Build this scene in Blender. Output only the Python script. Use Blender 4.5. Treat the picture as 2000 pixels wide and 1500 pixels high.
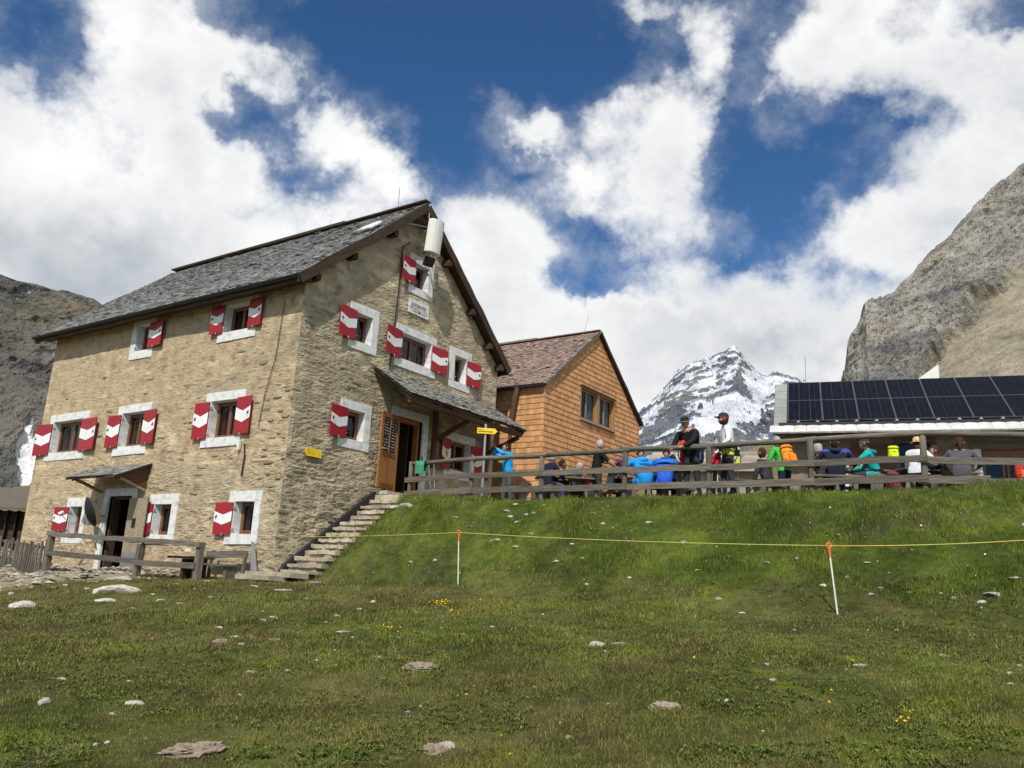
import bpy, bmesh, math, random
import numpy as np
from mathutils import Matrix, Vector
random.seed(11); rng = np.random.default_rng(11)
for o in list(bpy.data.objects): bpy.data.objects.remove(o)
scn = bpy.context.scene
COL = scn.collection

# ------------------------------------------------------------------ camera
F_PX = 1620.0; PITCH = math.radians(13.77); ROLL = math.radians(2.83); TH = math.radians(55.64)
cp, sp, cr, sr = math.cos(PITCH), math.sin(PITCH), math.cos(ROLL), math.sin(ROLL)
RT = np.array([1, 0, 0.]); UP0 = np.array([0, -sp, cp]); FW = np.array([0, cp, sp])
CR = cr*RT + sr*UP0; CU = cr*UP0 - sr*RT
cam_d = bpy.data.cameras.new('camera'); cam_d.sensor_width = 36; cam_d.lens = 36*F_PX/2000
cam_d.clip_start = 0.1; cam_d.clip_end = 30000
cam = bpy.data.objects.new('camera', cam_d); COL.objects.link(cam)
mm = Matrix.Identity(4)
for i in range(3):
    mm[i][0] = CR[i]; mm[i][1] = CU[i]; mm[i][2] = -FW[i]
cam.matrix_world = mm
scn.camera = cam
# house frame: u along the gable, v along the long left wall, w up; origin at the near corner of the stone house
DG = np.array([math.cos(TH), math.sin(TH), 0]); DL = np.array([-math.sin(TH), math.cos(TH), 0]); ZZ = np.array([0, 0, 1.])
def ray(x, y):
    d = FW + CR*((x-1000)/F_PX) - CU*((y-750)/F_PX); return d/np.linalg.norm(d)
_c = ray(561.5, 860); C0 = _c/np.hypot(_c[0], _c[1])*20.0; C0[2] = 0
def H(u, v, w): return C0 + DG*u + DL*v + ZZ*w
def UV(P): q = np.asarray(P)-C0; return q@DG, q@DL
def hit(x, y, P0, n): d = ray(x, y); return d*((P0@n)/(d@n))

# ------------------------------------------------------------------ light
SUN = -1.0*DG - 0.46*DL + 1.22*ZZ; SUN = SUN/np.linalg.norm(SUN)
sun_d = bpy.data.lights.new('sun', 'SUN'); sun_d.energy = 4.5; sun_d.angle = math.radians(.55); sun_d.color = (1, .95, .87)
sun = bpy.data.objects.new('sun', sun_d); COL.objects.link(sun)
sun.rotation_euler = Vector(SUN).to_track_quat('Z', 'Y').to_euler(); sun.location = (-10, -20, 40)
SKY_STR = 0.075
CLOUD = 0.80/SKY_STR
scn.view_settings.view_transform = 'Standard'; scn.view_settings.look = 'None'
scn.view_settings.exposure = 0.0; scn.view_settings.gamma = 1.0; scn.view_settings.use_curve_mapping = False
scn.render.engine = 'CYCLES'
scn.cycles.use_denoising = True; scn.cycles.max_bounces = 6; scn.cycles.transparent_max_bounces = 8
scn.cycles.use_adaptive_sampling = True; scn.cycles.adaptive_threshold = 0.015

world = bpy.data.worlds.new('World'); scn.world = world; world.use_nodes = True
def build_world():
    nt = world.node_tree; nt.nodes.clear(); N = nt.nodes.new; L = nt.links.new
    out = N('ShaderNodeOutputWorld'); bg = N('ShaderNodeBackground'); bg.inputs[1].default_value = SKY_STR
    L(bg.outputs[0], out.inputs[0])
    sky = N('ShaderNodeTexSky'); sky.sky_type = 'NISHITA'; sky.sun_disc = False
    sky.sun_elevation = math.asin(SUN[2]); sky.sun_rotation = math.atan2(SUN[0], SUN[1])
    sky.altitude = 2600; sky.air_density = 1.0; sky.dust_density = 0.3; sky.ozone_density = 2.2
    tc = N('ShaderNodeTexCoord'); D = tc.outputs['Generated']
    def math_(op, a, b=None, c=None, clamp=False):
        n = N('ShaderNodeMath'); n.operation = op; n.use_clamp = clamp
        for i, x in enumerate((a, b, c)):
            if x is None: continue
            if isinstance(x, (int, float)): n.inputs[i].default_value = x
            else: L(x, n.inputs[i])
        return n.outputs[0]
    def vmath(op, a, b=None, c=None, out=0):
        n = N('ShaderNodeVectorMath'); n.operation = op
        for i, x in enumerate((a, b, c)):
            if x is None: continue
            if isinstance(x, tuple): n.inputs[i].default_value = x
            else: L(x, n.inputs[i])
        return n.outputs[out]
    def noise(vec, scale, detail, rough=.55, lac=2.0, col=False):
        n = N('ShaderNodeTexNoise'); n.inputs['Scale'].default_value = scale; n.inputs['Detail'].default_value = detail
        n.inputs['Roughness'].default_value = rough; n.inputs['Lacunarity'].default_value = lac
        L(vec, n.inputs['Vector']); return n.outputs[1 if col else 0]
    def sstep(x, a, b):
        n = N('ShaderNodeMapRange'); n.interpolation_type = 'SMOOTHSTEP'
        n.inputs[1].default_value = a; n.inputs[2].default_value = b; L(x, n.inputs[0]); return n.outputs[0]
    sx = N('ShaderNodeSeparateXYZ'); L(D, sx.inputs[0])
    az = math_('ARCTAN2', sx.outputs[0], sx.outputs[1]); el = math_('ARCSINE', sx.outputs[2])
    # billow the cloud outlines with a domain warp
    w1 = vmath('SUBTRACT', noise(D, 5.0, 5, .6, col=True), (.5, .5, .5))
    w2 = vmath('SUBTRACT', noise(D, 17.0, 4, .6, col=True), (.5, .5, .5))
    w3 = vmath('SUBTRACT', noise(D, 44.0, 4, .65, col=True), (.5, .5, .5))
    wsum = vmath('ADD', vmath('ADD', vmath('SCALE', w1), vmath('SCALE', w2)), vmath('SCALE', w3))
    for nd in nt.nodes:
        if nd.type == 'VECT_MATH' and nd.operation == 'SCALE': nd.inputs['Scale'].default_value = .15 if nd.inputs[0].links[0].from_socket == w1 else (.06 if nd.inputs[0].links[0].from_socket == w2 else .028)
    cmb = N('ShaderNodeCombineXYZ'); L(az, cmb.inputs[0]); L(el, cmb.inputs[1])
    P = vmath('ADD', cmb.outputs[0], wsum)
    PF = vmath('MULTIPLY', P, (1, 1, 0))
    def blobs(lst, start, union=False):
        acc = None
        for x, y, rx, ry, w in lst:
            d = ray(x, y); a = math.atan2(d[0], d[1]); e = math.asin(d[2])
            sa, se = rx/F_PX*1.05/max(.5, math.cos(e)), ry/F_PX*1.0
            q = vmath('MULTIPLY_ADD', PF, (1/sa, 1/se, 0), (-a/sa, -e/se, 0))
            dt = vmath('DOT_PRODUCT', q, q, out=1)
            g = math_('POWER', 2.0, math_('MULTIPLY', dt, -1.0))
            if w > 0 and union:
                acc = math_('MULTIPLY', g, w) if acc is None else math_('SMOOTH_MAX', acc, math_('MULTIPLY', g, w), .15)
            else: acc = math_('MULTIPLY_ADD', g, w, start if acc is None else acc)
        return acc
    CL = [(110,330,230,210,.9),(290,150,190,120,1.05),(470,150,120,95,1.0),(420,320,200,180,.95),(640,250,110,90,1.0),(735,330,85,110,.95),
          (680,470,190,110,.8),(280,520,380,150,1.1),(950,500,240,100,.75),(10,40,70,55,.75),(-150,300,220,300,.8),
          (1058,255,80,58,1.05),(1000,285,30,20,.4),(1240,215,125,95,1.05),(1345,230,135,140,1.1),(1135,300,70,50,.7),(1400,165,70,55,.8),(1375,60,60,95,.95),
          (1245,25,95,52,.95),(1190,330,90,80,.85),(1290,390,130,120,.8),(1060,430,110,60,.35),(1180,680,420,120,1.2),(1440,600,200,110,.9),(1360,480,90,90,.5),
          (1740,460,160,105,1.05),(1650,110,130,90,1.0),(1800,120,210,125,1.05),(1760,260,90,70,.8),(1640,420,70,60,.7),(1900,330,220,110,.8),(1550,95,90,90,1.0),(1840,620,280,120,.9),
          (950,640,320,110,1.1),(1560,700,200,80,.8),(2150,250,220,260,.7),(300,800,700,200,.9),(1250,850,600,180,.9),(2000,800,400,200,.8),(1960,170,120,90,.8)]
    HO = [(505,225,62,45,-.72),(575,350,40,34,-.4),(1162,565,42,36,-.85),(1140,480,40,24,-.45),(1575,330,85,55,-.6),(1500,390,40,55,-.45),
          (85,85,80,60,-.7),(960,110,240,130,-.6),(1060,340,60,30,-.4),(1985,15,60,30,-.6),(1150,130,90,70,-.5),(1465,230,40,90,-.5),(850,280,60,70,-.4),(600,50,150,40,-.35),(1480,30,50,60,-.3)]
    base = math_('ADD', 0.0, 0.0)
    dens = blobs(HO, blobs(CL, base, True))
    f1 = math_('SUBTRACT', noise(D, 7.0, 9, .64), .5)
    # the same kind of broken cloud all round the sky
    cosd = vmath('DOT_PRODUCT', D, tuple(ray(1000, 450)), out=1)
    inside = sstep(cosd, .62, .80)
    bn = math_('MULTIPLY', math_('SUBTRACT', noise(D, 2.3, 4, .5), .42), 3.6)
    bn = math_('MULTIPLY', bn, math_('SUBTRACT', 1.0, inside))
    f2 = math_('SUBTRACT', noise(D, 3.2, 3, .5), .5)
    dens = math_('MULTIPLY_ADD', f2, .7, dens)
    dens = math_('ADD', math_('MULTIPLY_ADD', f1, 1.7, dens), bn)
    mask = math_('MAXIMUM', sstep(dens, .22, .80), math_('MULTIPLY', sstep(dens, -.22, .55), math_('MULTIPLY_ADD', f1, 1.4, .20)))
    # self shading of the cloud: grey-blue thick parts, white crowns
    sh1 = noise(vmath('ADD', D, (0.013, 0.01, -0.03)), 7.5, 5, .6)
    gray = blobs([(120,620,260,110,.9),(60,470,200,80,.45),(420,420,150,60,.3),(900,430,130,35,.35),(1150,600,160,40,.35),(1500,640,160,90,.75),(1700,640,120,50,.3),
                  (1780,200,240,90,.7),(1950,420,120,70,.3),(230,180,140,50,.35),(1330,330,80,50,.3),(30,200,60,60,.3),(980,690,260,60,.25)], base)
    shade = math_('ADD', math_('MULTIPLY', math_('SUBTRACT', sh1, .38), 1.5), math_('MULTIPLY', gray, .75), clamp=True)
    shade = math_('MULTIPLY', shade, sstep(dens, .35, 1.1))
    cm = N('ShaderNodeMix'); cm.data_type = 'RGBA'; L(shade, cm.inputs[0])
    cm.inputs[6].default_value = (1.30*CLOUD, 1.30*CLOUD, 1.28*CLOUD, 1); cm.inputs[7].default_value = (.60*CLOUD, .65*CLOUD, .72*CLOUD, 1)
    mx = N('ShaderNodeMix'); mx.data_type = 'RGBA'; L(mask, mx.inputs[0]); L(cm.outputs[2], mx.inputs[7])
    hs = N('ShaderNodeHueSaturation'); hs.inputs['Saturation'].default_value = 1.22; hs.inputs['Value'].default_value = 1.55
    L(sky.outputs[0], hs.inputs['Color']); L(hs.outputs[0], mx.inputs[6])
    L(mx.outputs[2], bg.inputs[0])
build_world()
# ------------------------------------------------------------------ numeric noise
def _hash(ix, iy, iz, seed):
    h = (ix.astype(np.int64)*374761393 + iy.astype(np.int64)*668265263 + iz.astype(np.int64)*2147483647 + seed*1274126177) & 0xffffffff
    h = ((h ^ (h >> 13))*1274126177) & 0xffffffff
    h = h ^ (h >> 16)
    return (h & 0xffffff)/float(0xffffff)
def vnoise(P, seed=0):
    P = np.asarray(P, float); I = np.floor(P); Fr = P-I; Fr = Fr*Fr*(3-2*Fr); I = I.astype(np.int64)
    r = 0
    for dx in (0, 1):
        for dy in (0, 1):
            for dz in (0, 1):
                w = (Fr[:, 0] if dx else 1-Fr[:, 0])*(Fr[:, 1] if dy else 1-Fr[:, 1])*(Fr[:, 2] if dz else 1-Fr[:, 2])
                r = r + w*_hash(I[:, 0]+dx, I[:, 1]+dy, I[:, 2]+dz, seed)
    return r
def fbm(P, octs=4, gain=.5, seed=0, ridged=False):
    a, s, t, f = 1.0, 0.0, 0.0, 1.0
    for k in range(octs):
        n = vnoise(np.asarray(P)*f + 17.3*k, seed+k)
        if ridged: n = 1-np.abs(2*n-1)
        s = s + a*n; t += a; a *= gain; f *= 2.03
    return s/t
def sm(x, a, b):
    t = np.clip((np.asarray(x, float)-a)/(b-a), 0, 1); return t*t*(3-2*t)

# ------------------------------------------------------------------ materials
MATS = {}
def nmat(name, cols, scale=(1, 1, 1), nscale=4.0, detail=5, rough=.8, bump=.3, bscale=None, bdist=.02, coord='Object',
         rnd=0.0, island=0.0, spec=.3, metal=0.0, attr=None, distort=0.0):
    m = bpy.data.materials.new(name); m.use_nodes = True; nt = m.node_tree; N = nt.nodes.new; L = nt.links.new
    b = nt.nodes['Principled BSDF']; b.inputs['Roughness'].default_value = rough
    b.inputs['Specular IOR Level'].default_value = spec; b.inputs['Metallic'].default_value = metal
    if coord == 'Position': src = N('ShaderNodeNewGeometry').outputs['Position']
    else: src = N('ShaderNodeTexCoord').outputs[coord]
    mp = N('ShaderNodeMapping'); mp.inputs['Scale'].default_value = scale; L(src, mp.inputs[0]); vec = mp.outputs[0]
    if rnd or island:
        r = N('ShaderNodeObjectInfo').outputs['Random'] if not island else N('ShaderNodeNewGeometry').outputs['Random Per Island']
        ml = N('ShaderNodeMath'); ml.operation = 'MULTIPLY'; ml.inputs[1].default_value = 37.0; L(r, ml.inputs[0])
        ad = N('ShaderNodeVectorMath'); ad.operation = 'ADD'; L(vec, ad.inputs[0]); L(ml.outputs[0], ad.inputs[1]); vec = ad.outputs[0]
    nz = N('ShaderNodeTexNoise'); nz.inputs['Scale'].default_value = nscale; nz.inputs['Detail'].default_value = detail
    nz.inputs['Roughness'].default_value = .6; nz.inputs['Distortion'].default_value = distort; L(vec, nz.inputs['Vector'])
    cr = N('ShaderNodeValToRGB'); el = cr.color_ramp.elements
    n = len(cols); lo, hi = .28, .72
    while len(el) < n: el.new(.5)
    for i, c in enumerate(cols):
        el[i].position = lo+(hi-lo)*i/max(1, n-1); el[i].color = (*c, 1)
    L(nz.outputs[0], cr.inputs[0]); c = cr.outputs[0]
    if attr:
        at = N('ShaderNodeAttribute'); at.attribute_name = attr
        mx = N('ShaderNodeMix'); mx.data_type = 'RGBA'; mx.blend_type = 'MULTIPLY'; mx.inputs[0].default_value = 1
        L(at.outputs['Color'], mx.inputs[6]); L(c, mx.inputs[7]); c = mx.outputs[2]
    amt = max(rnd, island)
    if amt:
        mr = N('ShaderNodeMapRange'); mr.inputs[3].default_value = 1-amt; mr.inputs[4].default_value = 1+amt; L(r, mr.inputs[0])
        hs = N('ShaderNodeHueSaturation'); L(c, hs.inputs['Color']); L(mr.outputs[0], hs.inputs['Value']); c = hs.outputs[0]
    L(c, b.inputs['Base Color'])
    if bump:
        n2 = N('ShaderNodeTexNoise'); n2.inputs['Scale'].default_value = bscale or nscale*2; n2.inputs['Detail'].default_value = 6
        n2.inputs['Roughness'].default_value = .65; L(vec, n2.inputs['Vector'])
        bp = N('ShaderNodeBump'); bp.inputs['Strength'].default_value = bump; bp.inputs['Distance'].default_value = bdist
        L(n2.outputs[0], bp.inputs['Height']); L(bp.outputs[0], b.inputs['Normal'])
    MATS[name] = m; return m
def flat(name, c, rough=.6, spec=.3, metal=0, var=.12, bump=.0):
    d = [tuple(x*(1-var) for x in c), tuple(min(1, x*(1+var)) for x in c)]
    return nmat(name, d, nscale=6, rough=rough, spec=spec, metal=metal, bump=bump, bscale=60, bdist=.003)
M = {}
M['plaster'] = nmat('lime_plaster', [(.235, .195, .138), (.345, .288, .203), (.405, .345, .248), (.45, .395, .295)], scale=(1, 1, 1.9), nscale=3.2, detail=11, rough=.95, bump=.7, bscale=26, bdist=.03, spec=.1, attr='tint')
M['stone'] = nmat('wall_stone', [(.17, .145, .105), (.30, .25, .175), (.40, .34, .25)], nscale=3, rough=.9, bump=.5, bscale=14, rnd=.3, spec=.15)
M['rock'] = nmat('field_stone', [(.25, .225, .18), (.42, .395, .335), (.58, .56, .49)], nscale=5, rough=.9, bump=.5, bscale=18, rnd=.2, spec=.15)
M['step'] = nmat('step_slab', [(.25, .22, .165), (.41, .365, .275), (.52, .47, .37)], nscale=4, rough=.9, bump=.6, bscale=18, rnd=.22, spec=.15)
M['roofshingle'] = nmat('weathered_shingle', [(.12, .12, .118), (.25, .25, .245), (.40, .40, .39)], scale=(1, 1, 1), nscale=3, rough=.85, bump=.4, bscale=25, island=.5, spec=.2)
M['canopyshingle'] = nmat('canopy_shingle', [(.13, .13, .12), (.24, .235, .21), (.33, .32, .29)], nscale=4, rough=.85, bump=.4, bscale=25, island=.4, spec=.2)
M['larch'] = nmat('larch_shingle', [(.40, .20, .085), (.52, .275, .125), (.60, .345, .175)], scale=(9, 9, 1), nscale=2.5, rough=.75, bump=.35, bscale=6, rnd=.22, spec=.2)
M['larch_i'] = nmat('larch_shingle_field', [(.40, .20, .085), (.52, .275, .125), (.60, .345, .175)], scale=(28, 28, 2), nscale=2.0, rough=.75, bump=.15, bscale=4, bdist=.004, island=.22, spec=.2)
M['redroof'] = nmat('brown_roof_shingle', [(.16, .112, .09), (.24, .178, .145), (.31, .245, .205)], nscale=3, rough=.85, bump=.4, bscale=20, island=.35, spec=.2)
M['grey_wood'] = nmat('weathered_wood', [(.07, .06, .047), (.125, .110, .088), (.20, .18, .148)], scale=(1, 14, 14), nscale=2.2, rough=.85, bump=.5, bscale=5, rnd=.22, spec=.2)
M['dark_wood'] = nmat('dark_timber', [(.03, .02, .014), (.06, .04, .026), (.095, .065, .042)], scale=(1, 12, 12), nscale=2.2, rough=.8, bump=.4, bscale=5, rnd=.2, spec=.2)
M['red_timber'] = nmat('reddish_timber', [(.055, .026, .016), (.11, .055, .033), (.16, .085, .05)], scale=(1, 12, 12), nscale=2.2, rough=.8, bump=.4, bscale=5, rnd=.2, spec=.2)
M['door_wood'] = nmat('varnished_door_wood', [(.22, .085, .022), (.33, .14, .038), (.41, .18, .055)], scale=(12, 12, 1), nscale=2.5, rough=.4, bump=.2, bscale=5, rnd=.12, spec=.5)
M['frame_wood'] = nmat('window_frame_wood', [(.13, .06, .025), (.21, .10, .042)], scale=(8, 8, 8), nscale=2, rough=.5, bump=.1, spec=.4)
M['larch_frame'] = nmat('larch_frame', [(.25, .13, .05), (.36, .20, .085)], scale=(8, 8, 1), nscale=2, rough=.5, bump=.1, spec=.4)
M['plank_pale'] = nmat('pale_door_plank', [(.16, .14, .11), (.28, .225, .15), (.38, .30, .20)], scale=(10, 10, .8), nscale=2, rough=.8, bump=.4, bscale=5, rnd=.25, spec=.2)
M['white_paint'] = nmat('white_wash', [(.42, .43, .42), (.66, .67, .65), (.74, .75, .73)], scale=(2.2, 2.2, .7), nscale=2.6, detail=8, rough=.85, bump=.35, bscale=16, bdist=.012, spec=.2)
M['shutter_red'] = nmat('shutter_red_paint', [(.27, .010, .016), (.33, .015, .022)], scale=(6, 6, 1), nscale=2, rough=.5, bump=.12, bscale=8, bdist=.004, rnd=.1, spec=.4)
M['shutter_white'] = nmat('shutter_white_paint', [(.70, .71, .70), (.80, .81, .80)], nscale=3, rough=.55, bump=.1, spec=.4)
M['black_metal'] = flat('black_metal', (.012, .012, .013), rough=.5, spec=.4, metal=0)
M['dark_gap'] = flat('interior_dark', (.02, .016, .013), rough=.9, spec=.1)
M['metal_grey'] = flat('galvanised_metal', (.42, .43, .44), rough=.4, metal=.7)
M['white_plastic'] = flat('white_plastic', (.70, .70, .64), rough=.45, var=.05)
M['yellow_sign'] = flat('yellow_sign_paint', (.78, .53, .02), rough=.4, spec=.5, var=.06)
M['ink'] = flat('sign_ink', (.03, .03, .03), rough=.6)
M['black_paint'] = flat('black_paint', (.015, .015, .016), rough=.55)
M['sheet_white'] = nmat('pale_metal_tile', [(.42, .42, .40), (.56, .56, .54), (.64, .64, .62)], nscale=3, rough=.45, bump=.1, rnd=.1, spec=.4)
M['sheet_grey'] = nmat('grey_fibre_tile', [(.20, .215, .20), (.29, .305, .285)], nscale=4, rough=.7, bump=.2, rnd=.12)
M['hut_wall'] = nmat('hut_render', [(.13, .105, .075), (.20, .165, .12), (.25, .21, .155)], nscale=3, detail=8, rough=.95, bump=.5, bscale=20, spec=.1)
M['hut_stone'] = nmat('hut_stone', [(.24, .21, .16), (.38, .34, .27)], nscale=4, rough=.9, bump=.5, bscale=16, rnd=.25)
M['solar'] = nmat('solar_glass', [(.004, .0045, .007), (.007, .0075, .011)], nscale=2, rough=.3, bump=0, spec=.07)
M['alu'] = flat('aluminium', (.34, .35, .36), rough=.35, metal=.8)
M['orange_plastic'] = flat('orange_plastic', (.75, .16, .03), rough=.45)
M['rope'] = nmat('fence_rope', [(.55, .55, .10), (.62, .60, .16), (.80, .33, .06)], scale=(.8, .8, .8), nscale=1.0, rough=.7, bump=0)
M['glass'] = None
def glass():
    m = bpy.data.materials.new('window_glass'); m.use_nodes = True; nt = m.node_tree; N = nt.nodes.new; L = nt.links.new
    nt.nodes.clear(); o = N('ShaderNodeOutputMaterial'); mx = N('ShaderNodeMixShader'); t = N('ShaderNodeBsdfTransparent'); g = N('ShaderNodeBsdfGlossy')
    f = N('ShaderNodeFresnel'); f.inputs[0].default_value = 1.42
    t.inputs[0].default_value = (.62, .66, .66, 1); g.inputs[0].default_value = (.9, .95, 1, 1); g.inputs[1].default_value = .03
    ge = N('ShaderNodeNewGeometry'); iv = N('ShaderNodeMath'); iv.operation = 'SUBTRACT'; iv.inputs[0].default_value = 1; L(ge.outputs['Backfacing'], iv.inputs[1]); ml = N('ShaderNodeMath'); ml.operation = 'MULTIPLY'; L(f.outputs[0], ml.inputs[0]); L(iv.outputs[0], ml.inputs[1])
    L(ml.outputs[0], mx.inputs[0]); L(t.outputs[0], mx.inputs[1]); L(g.outputs[0], mx.inputs[2]); L(mx.outputs[0], o.inputs[0]); return m
M['glass'] = glass()

# ------------------------------------------------------------------ mesh helpers
def mesh_np(name, V, Fq, mats, mi=None, smooth=False, attrs=None):
    """V (n,3); Fq list of faces or (m,4)/(m,3) array"""
    me = bpy.data.meshes.new(name)
    if isinstance(Fq, np.ndarray):
        k = Fq.shape[1]; me.vertices.add(len(V)); me.vertices.foreach_set('co', np.asarray(V, np.float32).ravel())
        me.loops.add(Fq.size); me.loops.foreach_set('vertex_index', Fq.astype(np.int32).ravel())
        me.polygons.add(len(Fq)); me.polygons.foreach_set('loop_start', np.arange(0, Fq.size, k, dtype=np.int32))
        me.polygons.foreach_set('loop_total', np.full(len(Fq), k, np.int32))
        me.update(calc_edges=True)
    else:
        me.from_pydata([tuple(v) for v in V], [], Fq); me.update()
    for m in (mats if isinstance(mats, (list, tuple)) else [mats]): me.materials.append(m)
    if mi is not None: me.polygons.foreach_set('material_index', np.asarray(mi, np.int32))
    if smooth: me.shade_smooth()
    else: me.shade_flat()
    for k, a in (attrs or {}).items():
        at = me.attributes.new(k, 'FLOAT_COLOR', 'POINT')
        at.data.foreach_set('color', np.concatenate([a, np.ones((len(a), 1))], 1).astype(np.float32).ravel())
    return me
BOXF = [(0, 3, 2, 1), (4, 5, 6, 7), (0, 1, 5, 4), (1, 2, 6, 5), (2, 3, 7, 6), (3, 0, 4, 7)]
BOXV = np.array([(-1, -1, -1), (1, -1, -1), (1, 1, -1), (-1, 1, -1), (-1, -1, 1), (1, -1, 1), (1, 1, 1), (-1, 1, 1)], float)/2
class MB:
    def __init__(s): s.v = []; s.f = []; s.m = []
    def add(s, V, F, mat=0, X=None):
        n = len(s.v)
        for p in V:
            p = Vector(p); s.v.append(tuple(X @ p) if X is not None else tuple(p))
        s.f += [tuple(i+n for i in f) for f in F]; s.m += [mat]*len(F)
    def box(s, c, d, mat=0, X=None):
        s.add(BOXV*np.array(d)+np.array(c), BOXF, mat, X)
    def box2(s, a, b, mat=0, X=None):
        a, b = np.array(a, float), np.array(b, float); s.box((a+b)/2, np.abs(b-a), mat, X)
    def bar(s, p0, p1, w, h, mat=0, up=(0, 0, 1), X=None):
        p0, p1 = Vector(p0), Vector(p1); d = p1-p0; x = d.normalized(); u = Vector(up)
        y = u.cross(x)
        if y.length < 1e-4: y = Vector((0, 1, 0)).cross(x)
        y.normalize(); z = x.cross(y); R = Matrix((x, y, z)).transposed().to_4x4(); R.translation = (p0+p1)/2
        s.box((0, 0, 0), (d.length, w, h), mat, (X @ R) if X is not None else R)
    def tube(s, pts, rad, n=8, mat=0, cap=True, X=None):
        pts = [Vector(p) for p in pts]; rad = rad if isinstance(rad, (list, tuple)) else [rad]*len(pts)
        V = []; F = []; ref = None
        for i, p in enumerate(pts):
            d = (pts[min(i+1, len(pts)-1)]-pts[max(i-1, 0)]).normalized()
            if ref is None: ref = Vector((0, 0, 1)) if abs(d.z) < .9 else Vector((1, 0, 0))
            a = d.cross(ref).normalized(); b = a.cross(d).normalized(); ref = b
            for k in range(n):
                t = 2*math.pi*k/n; V.append(p + (a*math.cos(t)+b*math.sin(t))*rad[i])
        for i in range(len(pts)-1):
            for k in range(n):
                F.append((i*n+k, i*n+(k+1) % n, (i+1)*n+(k+1) % n, (i+1)*n+k))
        if cap:
            F.append(tuple(range(n-1, -1, -1))); F.append(tuple((len(pts)-1)*n+k for k in range(n)))
        s.add(V, F, mat, X)
    def prism(s, poly, z0, z1, mat=0, X=None):
        n = len(poly); V = [(x, y, z0) for x, y in poly]+[(x, y, z1) for x, y in poly]
        F = [tuple(range(n-1, -1, -1)), tuple(range(n, 2*n))]+[(i, (i+1) % n, n+(i+1) % n, n+i) for i in range(n)]
        s.add(V, F, mat, X)
    def lathe(s, prof, n=16, mat=0, X=None):
        V = []; F = []
        for r, z in prof:
            for k in range(n):
                t = 2*math.pi*k/n; V.append((r*math.cos(t), r*math.sin(t), z))
        for i in range(len(prof)-1):
            for k in range(n): F.append((i*n+k, i*n+(k+1) % n, (i+1)*n+(k+1) % n, (i+1)*n+k))
        s.add(V, F, mat, X)
    def mesh(s, name, mats, smooth=False): return mesh_np(name, s.v, s.f, mats, s.m, smooth)
    def build(s, name, mats, parent=None, smooth=False, X=None, **k):
        return link(name, s.mesh(name, mats, smooth), parent, X, **k)
def link(name, me, parent=None, X=None, **k):
    o = bpy.data.objects.new(name, me); COL.objects.link(o)
    if parent is not None: o.parent = parent
    if X is not None:
        if parent is not None: o.matrix_local = X
        else: o.matrix_world = X
    for kk, vv in k.items(): o[kk] = vv
    return o
def tag(o, label, cat, group=None):
    o['label'] = label; o['category'] = cat
    if group: o['group'] = group
    return o
def thing(name, label, cat, loc, rz=TH, group=None):
    o = bpy.data.objects.new(name, None); COL.objects.link(o); o.empty_display_size = .2
    o.location = tuple(loc); o.rotation_euler = (0, 0, rz); return tag(o, label, cat, group)
def T(x, y, z): return Matrix.Translation((x, y, z))
def RZ(a): return Matrix.Rotation(a, 4, 'Z')
def RX(a): return Matrix.Rotation(a, 4, 'X')
def RY(a): return Matrix.Rotation(a, 4, 'Y')
def beam(name, p0, p1, w, h, mat, parent=None, up=(0, 0, 1), rnd=False, jit=.008, **k):
    """a timber of its own, local X along its length, with slightly wandering edges"""
    p0, p1 = Vector(p0), Vector(p1); d = p1-p0; Ln = d.length; x = d.normalized(); u = Vector(up); y = u.cross(x)
    if y.length < 1e-3: y = Vector((0, 1, 0)).cross(x)
    y.normalize(); z = x.cross(y); R = Matrix((x, y, z)).transposed().to_4x4(); R.translation = p0
    b = MB(); n = max(2, int(Ln/.5)+1); V = []; F = []; sides = 8 if rnd else 4
    for i in range(n+1):
        t = i/n; oy, oz = (random.gauss(0, jit) for _ in range(2)); s = 1+random.gauss(0, .03)
        for q in range(sides):
            a = 2*math.pi*(q+.5)/sides
            if rnd: yy, zz = math.cos(a)*w/2*s, math.sin(a)*h/2*s
            else: yy, zz = math.copysign(w/2, math.cos(a))*s, math.copysign(h/2, math.sin(a))*s
            V.append((t*Ln, yy+oy, zz+oz))
    for i in range(n):
        for q in range(sides): F.append((i*sides+q, i*sides+(q+1) % sides, (i+1)*sides+(q+1) % sides, (i+1)*sides+q))
    F.append(tuple(range(sides-1, -1, -1))); F.append(tuple(n*sides+q for q in range(sides)))
    b.add(V, F); return b.build(name, mat, parent, rnd, R, **k)

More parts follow.
